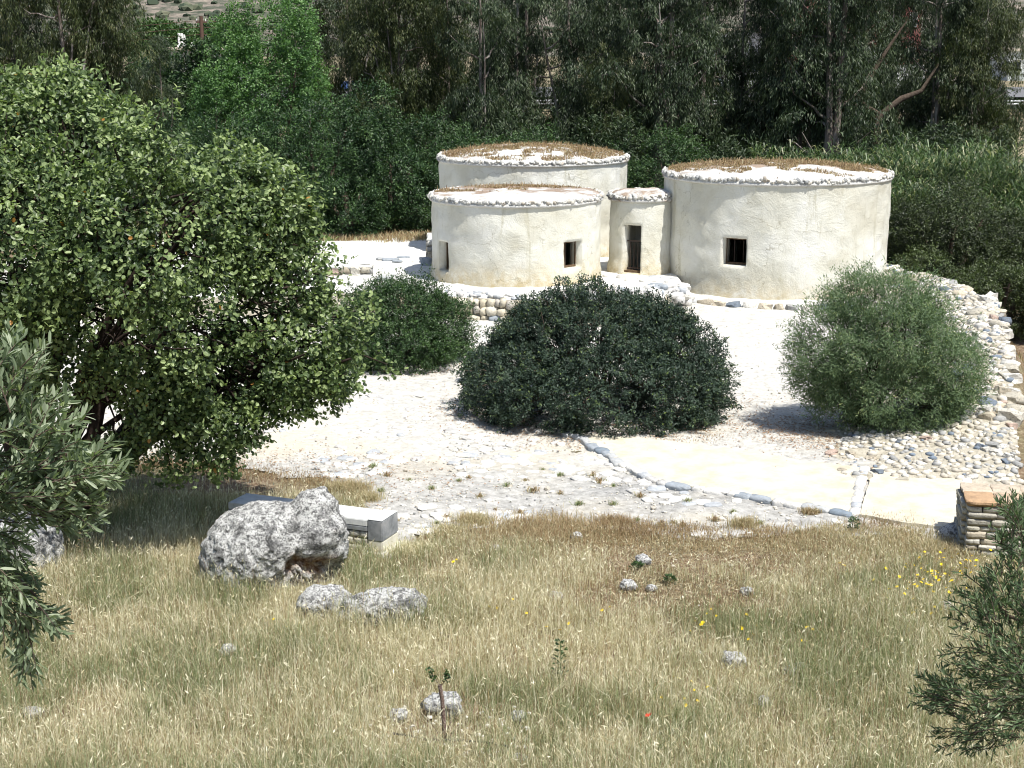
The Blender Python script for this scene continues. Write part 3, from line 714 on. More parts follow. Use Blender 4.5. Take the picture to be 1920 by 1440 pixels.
# ------------------------------------------------------------------ slabs (ramp) with kerb of blue stones
def slab(name, pts, th, mat, label, seed, dz=.06):
    pl = np.array([PG(a, b) for a, b in pts]); pl = np.r_[pl, pl[:1]]
    r_ = resamp(pl, .18); rg = np.random.default_rng(seed); r_[:, :2] += rg.normal(0, .012, (len(r_), 2))
    r_[:, 2] = h(r_[:, 0], r_[:, 1]) + dz
    c = r_.mean(0); c[2] = hz(c[0], c[1])
    bm = bmesh.new(); vs_ = [bm.verts.new(v - c) for v in r_]; f = bm.faces.new(vs_)
    bmesh.ops.triangulate(bm, faces=[f]); ret = bmesh.ops.extrude_face_region(bm, geom=bm.faces[:])
    bmesh.ops.translate(bm, vec=(0, 0, -th), verts=[v for v in ret['geom'] if isinstance(v, bmesh.types.BMVert)])
    bmesh.ops.recalc_face_normals(bm, faces=bm.faces[:])
    me = bpy.data.meshes.new(name); bm.to_mesh(me); bm.free(); me.materials.append(mat)
    return tag(link(name, me, None, tuple(c)), label, kind="structure")
KERB = [(1062, 816), (1085, 825), (1108, 840), (1145, 862), (1175, 882), (1212, 900), (1245, 912), (1290, 920), (1340, 927), (1400, 937), (1480, 950), (1545, 964), (1592, 974)]
slab("ramp", KERB + [(1606, 930), (1618, 884), (1500, 870), (1390, 850), (1250, 833), (1120, 822)], .25, M_cream, "smooth cream coloured ramp with an edge of blue stones", 3, .075)
slab("path", [(1612, 974), (1700, 990), (1800, 1003), (1803, 950), (1806, 906), (1740, 900), (1640, 886), (1625, 930)], .25, M_cream, "cream path slab with broken joints beside the flagstone wall", 4, .085)
kp = resamp(np.array([PG(a, b) for a, b in KERB]), .05)
ke = empty("ramp_kerb", kp[0], "line of flat blue grey stones edging the cream ramp", "kerb"); k = 0
while k < len(kp) - 3:
    wd = rr(.2, .46); kk = min(len(kp) - 1, int(k + wd / .1)); p = kp[kk]; q = kp[min(len(kp) - 1, kk + 3)] - kp[max(0, kk - 3)]
    o = stone(PL_blue if (k < 46 or R.random() < .3) else PL_cob, p - kp[0] + np.array([rr(-.03, .03), rr(-.04, .02), .035]), (wd * .95, rr(.14, .24), .13), (rr(-.05, .05), rr(-.05, .05), math.atan2(q[1], q[0]) + rr(-.1, .1)), ke)
    k += int(wd / .05)
# joint stones at slab ends
for (A_, B_, nn, lab) in [((1600, 972), (1622, 882), 9, "row of pale stones set across the joint between ramp and path"), ((1803, 1000), (1812, 905), 9, "row of white edging stones at the right end of the path")]:
    a3, b3 = PG(*A_), PG(*B_); ke2 = empty("edging", a3, lab, "kerb")
    for k in range(nn):
        p = a3 + (b3 - a3) * ((k + .5) / nn); stone(PL_cob, (p - a3) + np.array([rr(-.02, .02), 0, .035]), (.17, np.linalg.norm(b3 - a3) / nn * .93, .13), (0, 0, math.atan2((b3 - a3)[1], (b3 - a3)[0]) - math.pi / 2 + rr(-.05, .05)), ke2)

# cobbles bedded in the lower yard (parts of the yard) and far smaller ones as stuff
rg = np.random.default_rng(8); cnt = 0; sm = MA()
while cnt < 270:
    px, py = rr(450, 1800), rr(850, 1005) if R.random() < .75 else rr(740, 850); p = PG(px, py)
    if p[1] < float(ymead(p[0], p[1])) + .2: continue
    if 1060 < px < 1820 and py < np.interp(px, [1062, 1212, 1592, 1800], [816, 905, 985, 1010]): continue
    if vn(np.array([[p[0] * .7, p[1] * .7, 0]]), 4)[0] < .42: continue
    s_ = rr(.08, .24); cnt += 1
    stone(PL_cob, (p[0], p[1], p[2] + .02), (s_ * 1.3, s_, .07), (rr(-.06, .06), rr(-.06, .06), rr(0, TAU)), yard)
for k in range(5200):
    px, py = rg.uniform(150, 1850), 740 + 265 * rg.random() ** .8
    if k % 5 == 0: py = rg.uniform(600, 760)
    p = P(px, py, .0); x, y = p[0], p[1]
    if y < float(ymead(np.array([x]), np.array([y]))[0]) + .05 or x > float(xbank(y)) - .5 or y > 37: continue
    if 1062 < px < 1812 and 830 < py < np.interp(px, [1062, 1212, 1592, 1800], [816, 905, 980, 1010]): continue
    s_ = rg.uniform(.015, .05) * (1 + 1.2 * (rg.random() < .06)); z = hz(x, y) + .035
    pebble(sm, np.array([x, y, z]), (s_ * 1.3, s_, s_ * .7), rg, rg.choice([.1, .1, .4, .6, .6, .8], p=[.2, .2, .2, .15, .15, .1]))
tag(link("gravel", sm.build("gravel", M_peb)), "loose grey gravel and stone chips scattered over the white yard", "gravel", kind="stuff")

# ------------------------------------------------------------------ boulders
def boulder(name, c, ells, label, seed, sub=5, amp=.10, cave=None, cat="boulder", pit=1.0):
    c = np.array(c, float)
    bm = bmesh.new(); bmesh.ops.create_icosphere(bm, subdivisions=sub, radius=1); bm.verts.ensure_lookup_table()
    d = np.array([v.co[:] for v in bm.verts]); d = unit(d); f = np.array([[q.index for q in w.verts] for w in bm.faces]); bm.free()
    E = np.array(ells, float); big = np.abs(E[:, :3]).max() + E[:, 3:].max() * 1.3
    def fld(r_):
        p_ = d * r_[:, None]; acc = 0
        for q in E:
            k_ = 5.0 / min(1, q[3:].mean() * 1.2 + .1) ** .5
            acc = acc + np.exp(k_ * (1 - np.sqrt((((p_ - q[:3]) / q[3:]) ** 2).sum(1))) * q[3:].mean() * 2.2)
        return acc - 1
    r0_ = np.full(len(d), big); fin_ = np.zeros(len(d), bool)
    for st_ in range(90):
        ins_ = fld(r0_) > 0; fin_ |= ins_; r0_ = np.where(fin_, r0_, r0_ - big / 90)
    lo_, hi_ = r0_.copy(), r0_ + big / 90
    for st_ in range(8):
        mi_ = (lo_ + hi_) / 2; ins_ = fld(mi_) > 0; lo_ = np.where(ins_, mi_, lo_); hi_ = np.where(ins_, hi_, mi_)
    rmax = np.maximum(lo_, .02)
    v = d * rmax[:, None]; sz = rmax.mean()
    n1 = fbm(v * 1.6 / max(sz, .2) + seed, seed, 3) - .5; n2 = fbm(v * 6 / max(sz, .2) + seed, seed + 3, 3) - .5
    n3 = np.abs(fbm(v * 14 / max(sz, .2), seed + 5, 3) - .5)
    n4 = np.abs(fbm(v * 3.2 / max(sz, .2) + 9, seed + 8, 4) - .5)
    v = v * (1 + n1 * amp * 2.2 + n2 * amp * 1.3 - n3 * amp * 1.5 * pit - n4 * amp * .5)[:, None]
    tint = np.zeros(len(d))
    if cave:
        for (cd, wd, dep) in cave:
            cd = np.array(cd) / np.linalg.norm(cd); a = np.arccos(np.clip((d * cd).sum(1), -1, 1)); wgt = np.exp(-((a + n1 * .5 + n2 * .5) / wd) ** 2 * 1.5) * (1 + n2 * 3 - n3 * 2)
            v = v * (1 - np.clip(wgt * dep, 0, .6))[:, None]; tint = np.maximum(tint, np.clip(wgt * 1.3 - .25 + n2, 0, 1))
    ft = tint[f].mean(1)
    ma = MA(); ma.add(v, f3=f, t3=ft)
    return tag(link(name, ma.build(name, M_boulder, True), None, tuple(c)), label, cat)
S = ppm(18.6, .6)
def bx(px, y): return (px - 960) / ppm(y, .6)
cb = (bx(505, 18.8), 18.85, .55)
boulder("boulder", cb, [(-.22, 0, -.12, .72, .62, .58), (.05, .0, .08, .62, .55, .50), (.62, .05, .50, .26, .26, .26), (.72, 0, .12, .30, .40, .42), (.66, .1, -.3, .36, .45, .4), (-.45, 0, -.35, .45, .5, .42), (.3, .1, -.3, .5, .5, .4)],
        "big rounded white boulder crusted with grey lichen, in front of the stone bench", 4, 6, .11, [((.66, -.60, -.45), .42, .26), ((.86, -.40, -.35), .35, .16), ((.40, -.75, -.52), .22, .12)])
boulder("boulder", (bx(605, 17.6), 17.65, .20), [(0, 0, -.04, .30, .26, .20), (.14, 0, -.12, .24, .25, .2), (-.12, 0, -.08, .2, .2, .18)], "small white rock tucked under the right edge of the big boulder", 9, 5, .2)
boulder("boulder", (bx(722, 17.4), 17.45, .20), [(-.02, 0, -.02, .36, .3, .20), (.26, 0, -.02, .28, .28, .21), (-.32, 0, -.10, .3, .24, .16)], "low flat white rock lying in the grass right of the big boulder", 12, 5, .2)
boulder("boulder", (bx(40, 19.3), 19.3, .30), [(0, 0, 0, .55, .5, .50), (-.25, 0, .05, .5, .5, .5)], "grey white boulder half hidden behind the olive branches at far left", 15, 5, .11)
p = PG(977, 800); boulder("rock", p + [0, .1, .10], [(0, 0, 0, .22, .18, .17), (-.05, 0, .06, .15, .14, .15)], "rugged grey white rock at the foot of the dark central bush", 17, 4, .2, cat="rock")
p = PG(1790, 1012); boulder("rock", p + [.02, .1, .05], [(0, 0, 0, .26, .2, .14), (.15, .05, .04, .2, .18, .13)], "brown and white rock against the foot of the flagstone wall", 19, 4, .12, [((.6, -.5, 0), .8, .05)], cat="rock")
SMALLR = [(428, 1232, .10, "small white rock alone in the grass below the big boulder"), (748, 1353, .09, "white stone left of the cut sapling"), (832, 1345, .19, "pale rock just behind the cut sapling"),
          (62, 1348, .08, "small stone in the grass at the lower left corner"), (1205, 1060, .10, "pale flattish stone in the bare brown patch of the meadow"), (1176, 1108, .09, "flat white stone in the brown patch, left of a smaller one"),
          (1222, 1108, .045, "tiny white stone right of the flat white stone"), (1375, 1252, .13, "cream rock in the grass right of centre"), (1400, 1116, .07, "grey stone near the yellow flowers right of centre"),
          (1042, 1128, .08, "grey white stone in the middle of the meadow"), (970, 1352, .07, "chalky stone right of the sapling"), (930, 1032, .05, "small white stone near the dry grass edge"), (1080, 1012, .07, "whitish stone in the golden dry grass"),
          (1480, 1265, .06, "small white stone in the lower right meadow"), (1500, 1255, .05, "small pale stone beside another in lower right meadow"), (1770, 1150, .10, "white stone below the yellow flower patch"),
          (1430, 1325, .07, "small white stone in lower right grass"), (975, 1430, .06, "small stone at the bottom edge of the meadow"), (1830, 1425, .1, "white stone at the lower right under the olive")]
for k, (px, py, s_, lab) in enumerate(SMALLR):
    p = PG(px, py); boulder("rock", p + [0, 0, s_ * .8], [(0, 0, 0, s_, s_ * .8, s_ * .55), (s_ * .4, 0, -s_ * .1, s_ * .6, s_ * .7, s_ * .5), (-s_ * .35, 0, s_ * .1, s_ * .5, s_ * .6, s_ * .45)], lab, 30 + k, 4, .34, cat="rock")

# ------------------------------------------------------------------ bench
A = P(427, 942, .50); B = P(472, 924, .50); Cc_ = P(754, 961, .50); D = P(716, 979, .50)
be = empty("stone_bench", (D[0], D[1], 0), "stone slab bench with pale block ends and rubble infill behind the big boulder", "bench")
O = np.array([D[0], D[1], 0]); ux = unit((D - A) * [1, 1, 0]); uy = unit((Cc_ - D) * [1, 1, 0]); Ln = np.linalg.norm((D - A)[:2]); Wd = .52
ang = math.atan2(ux[1], ux[0]); uy = np.array([-ux[1], ux[0], 0])
def bb(name, x0, x1, y0, y1, z0, z1, mat, bev=.008):
    bm = bmesh.new(); bmesh.ops.create_cube(bm, size=1)
    for v in bm.verts: v.co = Vector(((x1 - x0) * (v.co.x), (y1 - y0) * v.co.y, (z1 - z0) * v.co.z))
    bmesh.ops.bevel(bm, geom=bm.edges[:], offset=bev, segments=2, affect='EDGES')
    me = bpy.data.meshes.new(name); bm.to_mesh(me); bm.free(); me.materials.append(mat)
    c = ux * ((x0 + x1) / 2) + uy * ((y0 + y1) / 2); return link(name, me, be, (c[0], c[1], (z0 + z1) / 2), (0, 0, ang))
bb("seat", -Ln, -.235, 0, Wd, .40, .50, M_benchtop, .01).name = "seat"
bb("seat_apron", -Ln + .004, -.235, -.004, Wd - .02, .33, .398, M_benchdark)
bb("end_block", -.232, 0, -.002, Wd, .20, .505, M_benchdark, .012); bb("end_cap", -.230, -.002, 0, Wd - .004, .506, .515, M_benchtop, .003)
bb("base_block", -.228, -.002, .002, Wd - .004, -.05, .196, M_benchlow, .012)
bb("end_block", -Ln + .01, -Ln + .24, .003, Wd - .01, -.05, .328, M_benchdark, .012)
bb("infill", -Ln + .24, -.236, .08, Wd - .06, -.05, .328, M_mortar)
for kz in range(3):
    x = -Ln + .26
    while x < -.28:
        wd = rr(.12, .26); wd = min(wd, -.24 - x); c = ux * (x + wd / 2) + uy * .07
        stone(PL_flag, (c[0], c[1], .06 + kz * .105), (wd * .93, .12, .09 * rr(.85, 1.05)), (0, 0, ang), be); x += wd
bb("footing", -.36, .16, -.10, Wd + .1, -.06, .035, M_lime, .02)

# ------------------------------------------------------------------ flagstone wall at right
p0 = P(1808, 1042, 0.0); zt = .82; X0, Y0 = p0[0], p0[1]
fw = empty("flagstone_wall", (X0, Y0, 0), "dry stone wall of flat grey flags with orange brown capstones at the right edge", "wall", rz=-.17)
ma = MA(); ma.box((1.5, .45, .37), (2.9, .76, .78)); link("core", ma.build("core", simple("dark_joint", [(.3, (.10, .08, .06)), (.7, (.22, .18, .13))], 8)), fw)
z = 0.0; row = 0
while z < zt - .10:
    hh = rr(.075, .115); hh = min(hh, zt - .07 - z); x = 0.0
    while x < 2.9:
        wd = rr(.16, .42); stone(PL_flag, (x + wd / 2, .08 + rr(-.02, .015), z + hh / 2), (wd * .96, .22, hh * .93), (rr(-.02, .02), rr(-.02, .02), rr(-.03, .03) + (math.pi if R.random() < .5 else 0)), fw); x += wd
    y = .16
    while y < .84:
        wd = rr(.18, .3); stone(PL_flag, (.07 + rr(-.015, .015), y + wd / 2, z + hh / 2), (.22, wd * .95, hh * .93), (rr(-.02, .02), 0, rr(-.03, .03)), fw); y += wd
    z += hh
x = -.03
for k in range(6):
    wd = rr(.42, .62); stone(PL_cap, (x + wd / 2, .18, zt - .02), (wd * .97, .46, .085), (0, 0, rr(-.03, .03)), fw, "cap_stone")
    stone(PL_cap, (x + wd / 2 + .01, .65, zt - .02), (wd * .97, .44, .08), (0, 0, rr(-.03, .03)), fw, "cap_stone"); x += wd

# ------------------------------------------------------------------ foliage builders
def crown_pts(lobes, n, rg, lo=.55, gap=.40, gs=1.4, seed=0, zmin=None, up=0.0):
    L_ = np.array(lobes, float); ar = (L_[:, 3] * L_[:, 4] + L_[:, 3] * L_[:, 5] + L_[:, 4] * L_[:, 5]) ** .85; out = []; nn = []; rr_ = []
    need = n
    for _ in range(12):
        m_ = int(need * 2.2) + 50; k = rg.choice(len(L_), m_, p=ar / ar.sum()); d = rdir(m_, rg)
        r = lo + (1 - lo) * rg.random(m_) ** .6; lb = L_[k]
        bump_ = 1 + (fbm(d * 3.3 + k[:, None] * 5, seed + 3, 3) - .5) * .75
        p = lb[:, :3] + d * lb[:, 3:] * (r * bump_)[:, None]
        keep = fbm(p * gs, seed, 3) > gap - .12 * 0
        if zmin is not None: keep &= p[:, 2] > zmin + h(p[:, 0], p[:, 1]) * 0
        # thin out points deep in other lobes
        ins = np.zeros(m_)
        for q in L_: ins = np.maximum(ins, 1 - (((p - q[:3]) / q[3:]) ** 2).sum(1))
        keep &= (ins < .62) | (rg.random(m_) < .15)
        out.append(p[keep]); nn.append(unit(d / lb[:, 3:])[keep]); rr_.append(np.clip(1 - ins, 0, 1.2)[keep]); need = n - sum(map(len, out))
        if need <= 0: break
    return np.concatenate(out)[:n], np.concatenate(nn)[:n], np.concatenate(rr_)[:n]

def crown(lobes, nclump, per, cr, L_, W_, shape, seed, gap=.4, gs=1.4, droop=0.0, lo=.5, tb=.45, ts=.2, edge=.25, fold=.25, flatn=.5, yel=0.0, zmin=None, outw=.7, stray=.32):
    rg = np.random.default_rng(seed); p, n, r = crown_pts(lobes, nclump, rg, lo, gap, gs, seed, zmin)
    m_ = len(p); sy_ = (rg.random(m_) < .07)[:, None] * rg.random((m_, 1)) * stray; p = p + (n * .7 + np.array([0, 0, .6])) * sy_
    P_ = np.repeat(p, per, 0); N_ = np.repeat(n, per, 0); K = m_ * per
    ax = unit(n * outw + rdir(m_, rg) * .7 + np.array([0, 0, -droop]))                      # clump axis
    AX = np.repeat(ax, per, 0); t = rg.random(K)
    pos = P_ + AX * (t * cr * 1.6 - cr * .6)[:, None] + rdir(K, rg) * (cr * .55 * (1.1 - .6 * t))[:, None]
    d = unit(AX * .6 + rdir(K, rg) * .75 + np.array([0, 0, -droop * .9]))
    nr = unit(N_ * flatn + rdir(K, rg) * .6 + np.array([0, 0, .55]))
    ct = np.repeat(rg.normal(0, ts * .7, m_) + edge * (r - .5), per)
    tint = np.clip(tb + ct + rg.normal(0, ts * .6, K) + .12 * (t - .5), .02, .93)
    if yel: tint = np.where(rg.random(K) < yel, 1.0, tint)
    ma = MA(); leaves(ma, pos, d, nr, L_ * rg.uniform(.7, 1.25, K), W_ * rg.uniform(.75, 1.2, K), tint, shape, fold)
    return ma, p

def limbs(ma, base, top_pts, r0, rg, trunk_h=None, sides=7, sub=3, wig=.06):
    base = np.array(base, float)
    for q in top_pts:
        q = np.array(q, float); n = 8; t = np.linspace(0, 1, n)[:, None]
        mid = base * .6 + q * .4; mid[2] = base[2] * .35 + q[2] * .65
        pts = (1 - t) ** 2 * base + 2 * t * (1 - t) * mid + t ** 2 * q + rg.normal(0, wig, (n, 3)) * np.sin(t * math.pi)
        ma.tube(pts, r0 * (1 - .8 * t[:, 0]), sides)
        for _ in range(sub):
            k = rg.integers(3, n - 1); b0 = pts[k]; e = b0 + (q - b0) * .75 + rg.normal(0, 1, 3) * np.linalg.norm(q - b0) * .22
            tt = np.linspace(0, 1, 5)[:, None]; ma.tube(b0 * (1 - tt) + e * tt + rg.normal(0, wig, (5, 3)) * np.sin(tt * math.pi), r0 * .35 * (1 - .75 * tt[:, 0]), 5)

def twigs(ma, pts, centre, rg, n, r=.008, ln=.5):
    for k in rg.choice(len(pts), min(n, len(pts)), replace=False):
        p = pts[k]; d = unit(np.array(centre) - p); e = p + d * ln + rg.normal(0, ln * .2, 3)
        ma.tube([p, (p + e) / 2 + rg.normal(0, ln * .07, 3), e], [r * .5, r, r * 1.6], 4)

def plant(name, base, lobes, label, cat, cm, mat, bmat, tops, r0, seed, group=None, twign=0, twl=.5, tcen=None, wood=True, sub=3, twr=.008):
    base = np.array(base, float); e = empty(name, base, label, cat, group)
    ma, cp = cm; link("crown", ma.build("crown", mat, False, base), e)
    if wood:
        rg = np.random.default_rng(seed + 99); tm = MA()
        if tops: limbs(tm, base - [0, 0, .1], tops, r0, rg, sub=sub)
        if twign: twigs(tm, cp, tcen if tcen is not None else np.mean(cp, 0), rg, twign, twr, twl)
        link("trunk", tm.build("trunk", bmat, True, base), e)
    return e

# --- central dark lentisk bush
bc = P(1112, 752, 0); bx0, by0 = bc[0], 28.75
lobes = [(bx0, by0, .75, 2.35, 2.2, 1.55), (bx0 - 1.5, by0 - .4, .55, 1.25, 1.5, 1.05), (bx0 + 1.55, by0 - .2, .7, 1.15, 1.6, 1.2), (bx0 + .3, by0 - 1.5, .5, 1.9, 1.2, 1.05), (bx0 - .1, by0 + .2, 1.10, 1.9, 1.6, 1.35),
         (bx0 - .9, by0 - 1.4, .4, 1.2, .9, .8), (bx0 + 1.5, by0 - 1.2, .45, 1.0, .95, .9), (bx0 - 1.0, by0, 1.25, 1.0, .9, .9), (bx0 + 1.0, by0, 1.25, 1.0, .9, 1.0)]
plant("lentisk_bush", (bx0, by0, hz(bx0, by0)), lobes, "large dark grey green dome shaped bush in the middle of the yard", "bush",
      crown(lobes, 6400, 24, .12, .062, .030, 'rhomb', 21, gap=.34, gs=2.4, lo=.72, tb=.48, ts=.24, edge=.2, yel=.012, zmin=.08, stray=.16), M_lent, M_bark,
      [(bx0 + q[0], by0 + q[1], 1.7) for q in ((-1, 0), (1, .2), (0, -.8), (.2, .9), (-.5, -.5), (.6, -.6))], .07, 21, None, 500, .6, (bx0, by0, .3), twr=.010)
# --- green bush left behind
gx, gy = P(765, 700, .1)[0] , 33.2; gx = (765 - 960) / ppm(33.2, 1)
lobes = [(gx - .25, gy, .85, 1.4, 1.3, 1.1), (gx + .65, gy + .3, .6, .9, 1.1, .9), (gx - .9, gy - .5, .7, 1.0, 1.0, 1.0), (gx - .1, gy - .9, .5, 1.1, .9, .7), (gx + .0, gy + .4, 1.05, .95, .9, .9), (gx, gy, .5, 1.1, 1.1, .6)]
plant("green_bush", (gx, gy, hz(gx, gy)), lobes, "rounded bright green bush between the left tree and the dark central bush", "bush",
      crown(lobes, 5200, 18, .11, .052, .028, 'rhomb', 23, gap=.28, gs=2.2, lo=.6, tb=.45, ts=.22, edge=.3, zmin=.05), M_green, M_bark,
      [(gx - .5, gy, 1.3), (gx + .5, gy, 1.2), (gx, gy - .5, 1.2)], .05, 23, None, 200, .5, (gx, gy, .2))
gx2 = (905 - 960) / ppm(31.0, .4)
lobes = [(gx2, 31.0, .35, .42, .4, .45)]
plant("small_green_shrub", (gx2, 31, hz(gx2, 31)), lobes, "small light green shrub squeezed against the left side of the dark central bush", "bush",
      crown(lobes, 330, 14, .09, .05, .025, 'rhomb', 27, gap=.3, tb=.75, zmin=.05), M_green, M_bark, [(gx2, 31, .6)], .02, 27)
# --- grey green willow-like bush at right
wx, wy = (1615 - 960) / ppm(26.8, .2), 26.9
lobes = [(wx + .30, wy, 1.75, 1.45, 1.4, 1.35), (wx - .55, wy, 1.6, .95, 1.0, 1.1), (wx + 1.1, wy, 1.35, 1.0, 1.1, 1.15), (wx + .25, wy, 2.3, 1.0, 1.0, .85), (wx + .3, wy - .2, .85, 1.35, 1.2, .75), (wx + 1.0, wy - .3, .65, .9, .9, .6), (wx + 1.6, wy, 1.1, .75, .9, .8), (wx - .75, wy, 1.0, .6, .7, .5), (wx - .1, wy - .7, 1.5, .8, .6, .9), (wx + .4, wy - .9, 1.9, .8, .5, .7), (wx + .1, wy, 1.2, .9, .9, .8)]
cm = crown(lobes, 4700, 20, .18, .085, .017, 'rhomb', 31, gap=.36, gs=2.6, lo=.40, tb=.5, ts=.2, edge=.25, fold=.2, yel=.01, zmin=.12)
plant("feathery_bush", (wx, wy, hz(wx, wy)), lobes, "airy grey green bush with fine narrow leaves in front of the rubble bank", "bush", cm, M_willow, M_barkR,
      [(wx + q[0], wy + q[1], q[2]) for q in ((-.8, 0, 1.8), (-.4, -.4, 2.3), (.0, .2, 2.6), (.4, -.3, 2.6), (.8, .1, 2.3), (1.2, -.1, 1.8), (-.9, .3, 1.3), (.6, .6, 2.2), (.2, -.7, 2.0), (1.5, .0, 1.3), (-.6, -.6, 1.2), (.9, -.6, 1.5))], .030, 31, None, 420, .6, (wx + .1, wy, .4), twr=.005)

# --- carob tree at left
cy = 20.6; cs = ppm(cy, 4)
def cx_(px): return (px - 960) / cs
def cz_(py, y=cy): return PD(960, py, y)[2]
tb_ = np.array([cx_(40), 20.4, 0.0])
lobes = []
for (px, py, r_, dy, rz) in [(150, 360, 1.75, .2, 1.5), (360, 420, 1.45, -.2, 1.3), (30, 450, 2.1, .3, 1.7), (460, 450, 1.0, .3, .95), (330, 560, 1.5, -.6, 1.15), (540, 540, .80, .1, .85), (600, 620, .75, .1, .55), (510, 640, .85, -.2, .7),
                             (650, 640, .55, .2, .50), (150, 590, 1.5, -.5, .95), (430, 680, 1.0, -.5, .65), (330, 740, .65, -.8, .50), (400, 790, .45, -.7, .38), (60, 290, 1.3, .4, 1.0), (260, 270, .85, .2, .6), (490, 370, .6, 0, .5),
                             (-150, 420, 2.0, .3, 1.9), (-60, 600, 1.3, 0, 1.0), (230, 820, .34, -.8, .22), (560, 690, .60, -.3, .34), (680, 620, .28, 0, .4), (100, 430, 1.5, -1.5, 1.2), (300, 440, 1.3, -1.4, 1.1), (640, 700, .42, -.2, .25), (695, 585, .28, .1, .42), (690, 680, .28, 0, .30), (600, 735, .34, -.3, .20), (530, 745, .34, -.4, .22), (590, 560, .5, .1, .5), (450, 770, .36, -.8, .36), (340, 835, .30, -.9, .2), (410, 835, .22, -.8, .18), (130, 190, .35, .3, .5), (30, 200, .4, .2, .5), (560, 420, .30, .2, .35), (440, 320, .5, .2, .4)]:
    lobes.append((cx_(px), cy + dy, cz_(py), r_, min(r_ * 1.15, 1.9), rz))
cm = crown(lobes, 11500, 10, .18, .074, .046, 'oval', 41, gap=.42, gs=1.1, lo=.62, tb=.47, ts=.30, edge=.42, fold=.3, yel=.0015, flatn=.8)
plant("carob_tree", tb_, lobes, "big broad carob tree with glossy rounded leaves filling the upper left", "tree", cm, M_carob, M_barkR,
      [(cx_(a), cy + d_, cz_(b)) for a, b, d_ in ((150, 330, 0), (380, 400, 0), (30, 400, .2), (330, 600, -.5), (560, 560, .1), (-120, 400, .2), (180, 240, 0), (300, 480, -1.2), (440, 680, -.3), (620, 620, 0))], .17, 41, None, 700, .8, (cx_(150), cy, cz_(560)), sub=5, twr=.012)

# --- background dark trees on the left behind the terrace
def bgplant(name, px, y, top, rx, ry, label, mat, seed, n=2600, per=15, L_=.11, W_=.05, cr=.26, base_z=None, extra=(), cat="tree", gap=.40, shape='rhomb', bark=None, low=.15, tb=.5, droop=0.0, wood=True):
    x = (px - 960) / ppm(y, 2); bz = hz(x, y) if base_z is None else base_z; tz = PD(px, top, y)[2]; H = tz - bz
    rg = np.random.default_rng(seed); lobes = [(x, y, bz + H * .5, rx * .85, ry * .85, H * .5)]
    for k in range(15):
        a = k / 15 * TAU * 2 + rg.uniform(-.3, .3); q = rg.uniform(.45, .8); zz = bz + H * rg.uniform(.2, .8); rl = rg.uniform(.26, .42)
        lobes.append((x + math.cos(a) * rx * q, y + math.sin(a) * ry * q, zz, rx * rl, ry * rl, H * rg.uniform(.18, .26)))
    lobes += [(x + a, y + b, bz + c, d, e, f) for a, b, c, d, e, f in extra]
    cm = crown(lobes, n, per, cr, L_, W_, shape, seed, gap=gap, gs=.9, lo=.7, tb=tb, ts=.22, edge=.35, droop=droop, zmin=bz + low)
    return plant(name, (x, y, bz), lobes, label, cat, cm, mat, bark or M_bark, [(x + rx * .4, y, bz + H * .75), (x - rx * .4, y, bz + H * .7), (x, y - ry * .3, bz + H * .8)], .14, seed, wood=wood)
bgplant("dark_tree", 590, 53.0, 165, 3.1, 2.3, "dense dark green tree behind the terrace, tallest of the dark ones at left", M_darkg, 51, 3600)
bgplant("dark_tree", 735, 52.6, 268, 1.75, 1.7, "rounded dark green tree next to the gap left of the tall round house", M_darkg, 52, 2200, base_z=.3)
bgplant("dark_shrub", 650, 50.9, 330, 1.3, 1.1, "low dark green shrub at the edge of the white terrace", M_darkg, 53, 1200, cat="bush", base_z=.5)
bgplant("dark_tree", 440, 52, 215, 2.2, 2.0, "dark green tree mostly hidden behind the big carob crown", M_darkg, 54, 2000)
bgplant("green_bush", 870, 57.5, 245, 1.9, 1.6, "mid green bush peeping over the left end of the tall round house", M_darkg, 55, 1600, cat="bush", tb=.62)
bgplant("green_bush", 985, 58.5, 240, 1.6, 1.5, "leafy bush just behind the grassy roof of the tall round house", M_darkg, 56, 1400, cat="bush", tb=.68)
bgplant("green_bush", 800, 60, 215, 2.0, 1.6, "dark bush in the shade under the eucalyptus left of centre", M_darkg, 57, 1500, cat="bush", tb=.5)
bgplant("leafy_shrub", 1262, 55.0, 238, 2.35, 1.7, "fresh green shrub between the tall round house and the largest one", M_green, 58, 3000, L_=.085, W_=.045, cr=.2, cat="bush", tb=.5)
bgplant("poplar_tree", 515, 63, -12, 2.9, 2.3, "bright mid green poplar standing in front of the far hill", M_poplar, 59, 3900, 15, .115, .075, .27, tb=.5, gap=.42)
bgplant("poplar_tree", 415, 61, 120, 1.5, 1.3, "lower side growth of green poplar at the left of the bright poplar", M_poplar, 60, 1100, 15, .11, .07, .25, tb=.4)
bgplant("dark_shrub", 1785, 46.6, 352, 2.5, 2.2, "dense blackish green shrub behind the rubble bank at right", M_shrubR, 61, 4200, 16, .085, .04, .2, cat="bush")
bgplant("dark_shrub", 1740, 43.6, 470, 1.0, 1.0, "olive green shrub against the back of the rubble bank nearest the largest house", M_shrubR, 66, 1500, 16, .085, .04, .18, cat="bush", tb=.68)
bgplant("dark_shrub", 1890, 42.6, 500, 1.9, 1.6, "olive green shrub at the right edge beyond the rubble bank", M_shrubR, 62, 3000, 16, .085, .04, .18, cat="bush", tb=.68)
bgplant("dark_shrub", 1960, 47, 420, 2.2, 2.0, "green shrub cut by the right edge of the picture", M_shrubR, 63, 2200, 16, .085, .04, .2, cat="bush", tb=.6)
bgplant("grey_shrub", 330, 58, 205, 1.8, 1.4, "dull green shrub below the left eucalyptus", M_darkg, 64, 1200, cat="bush", tb=.55)

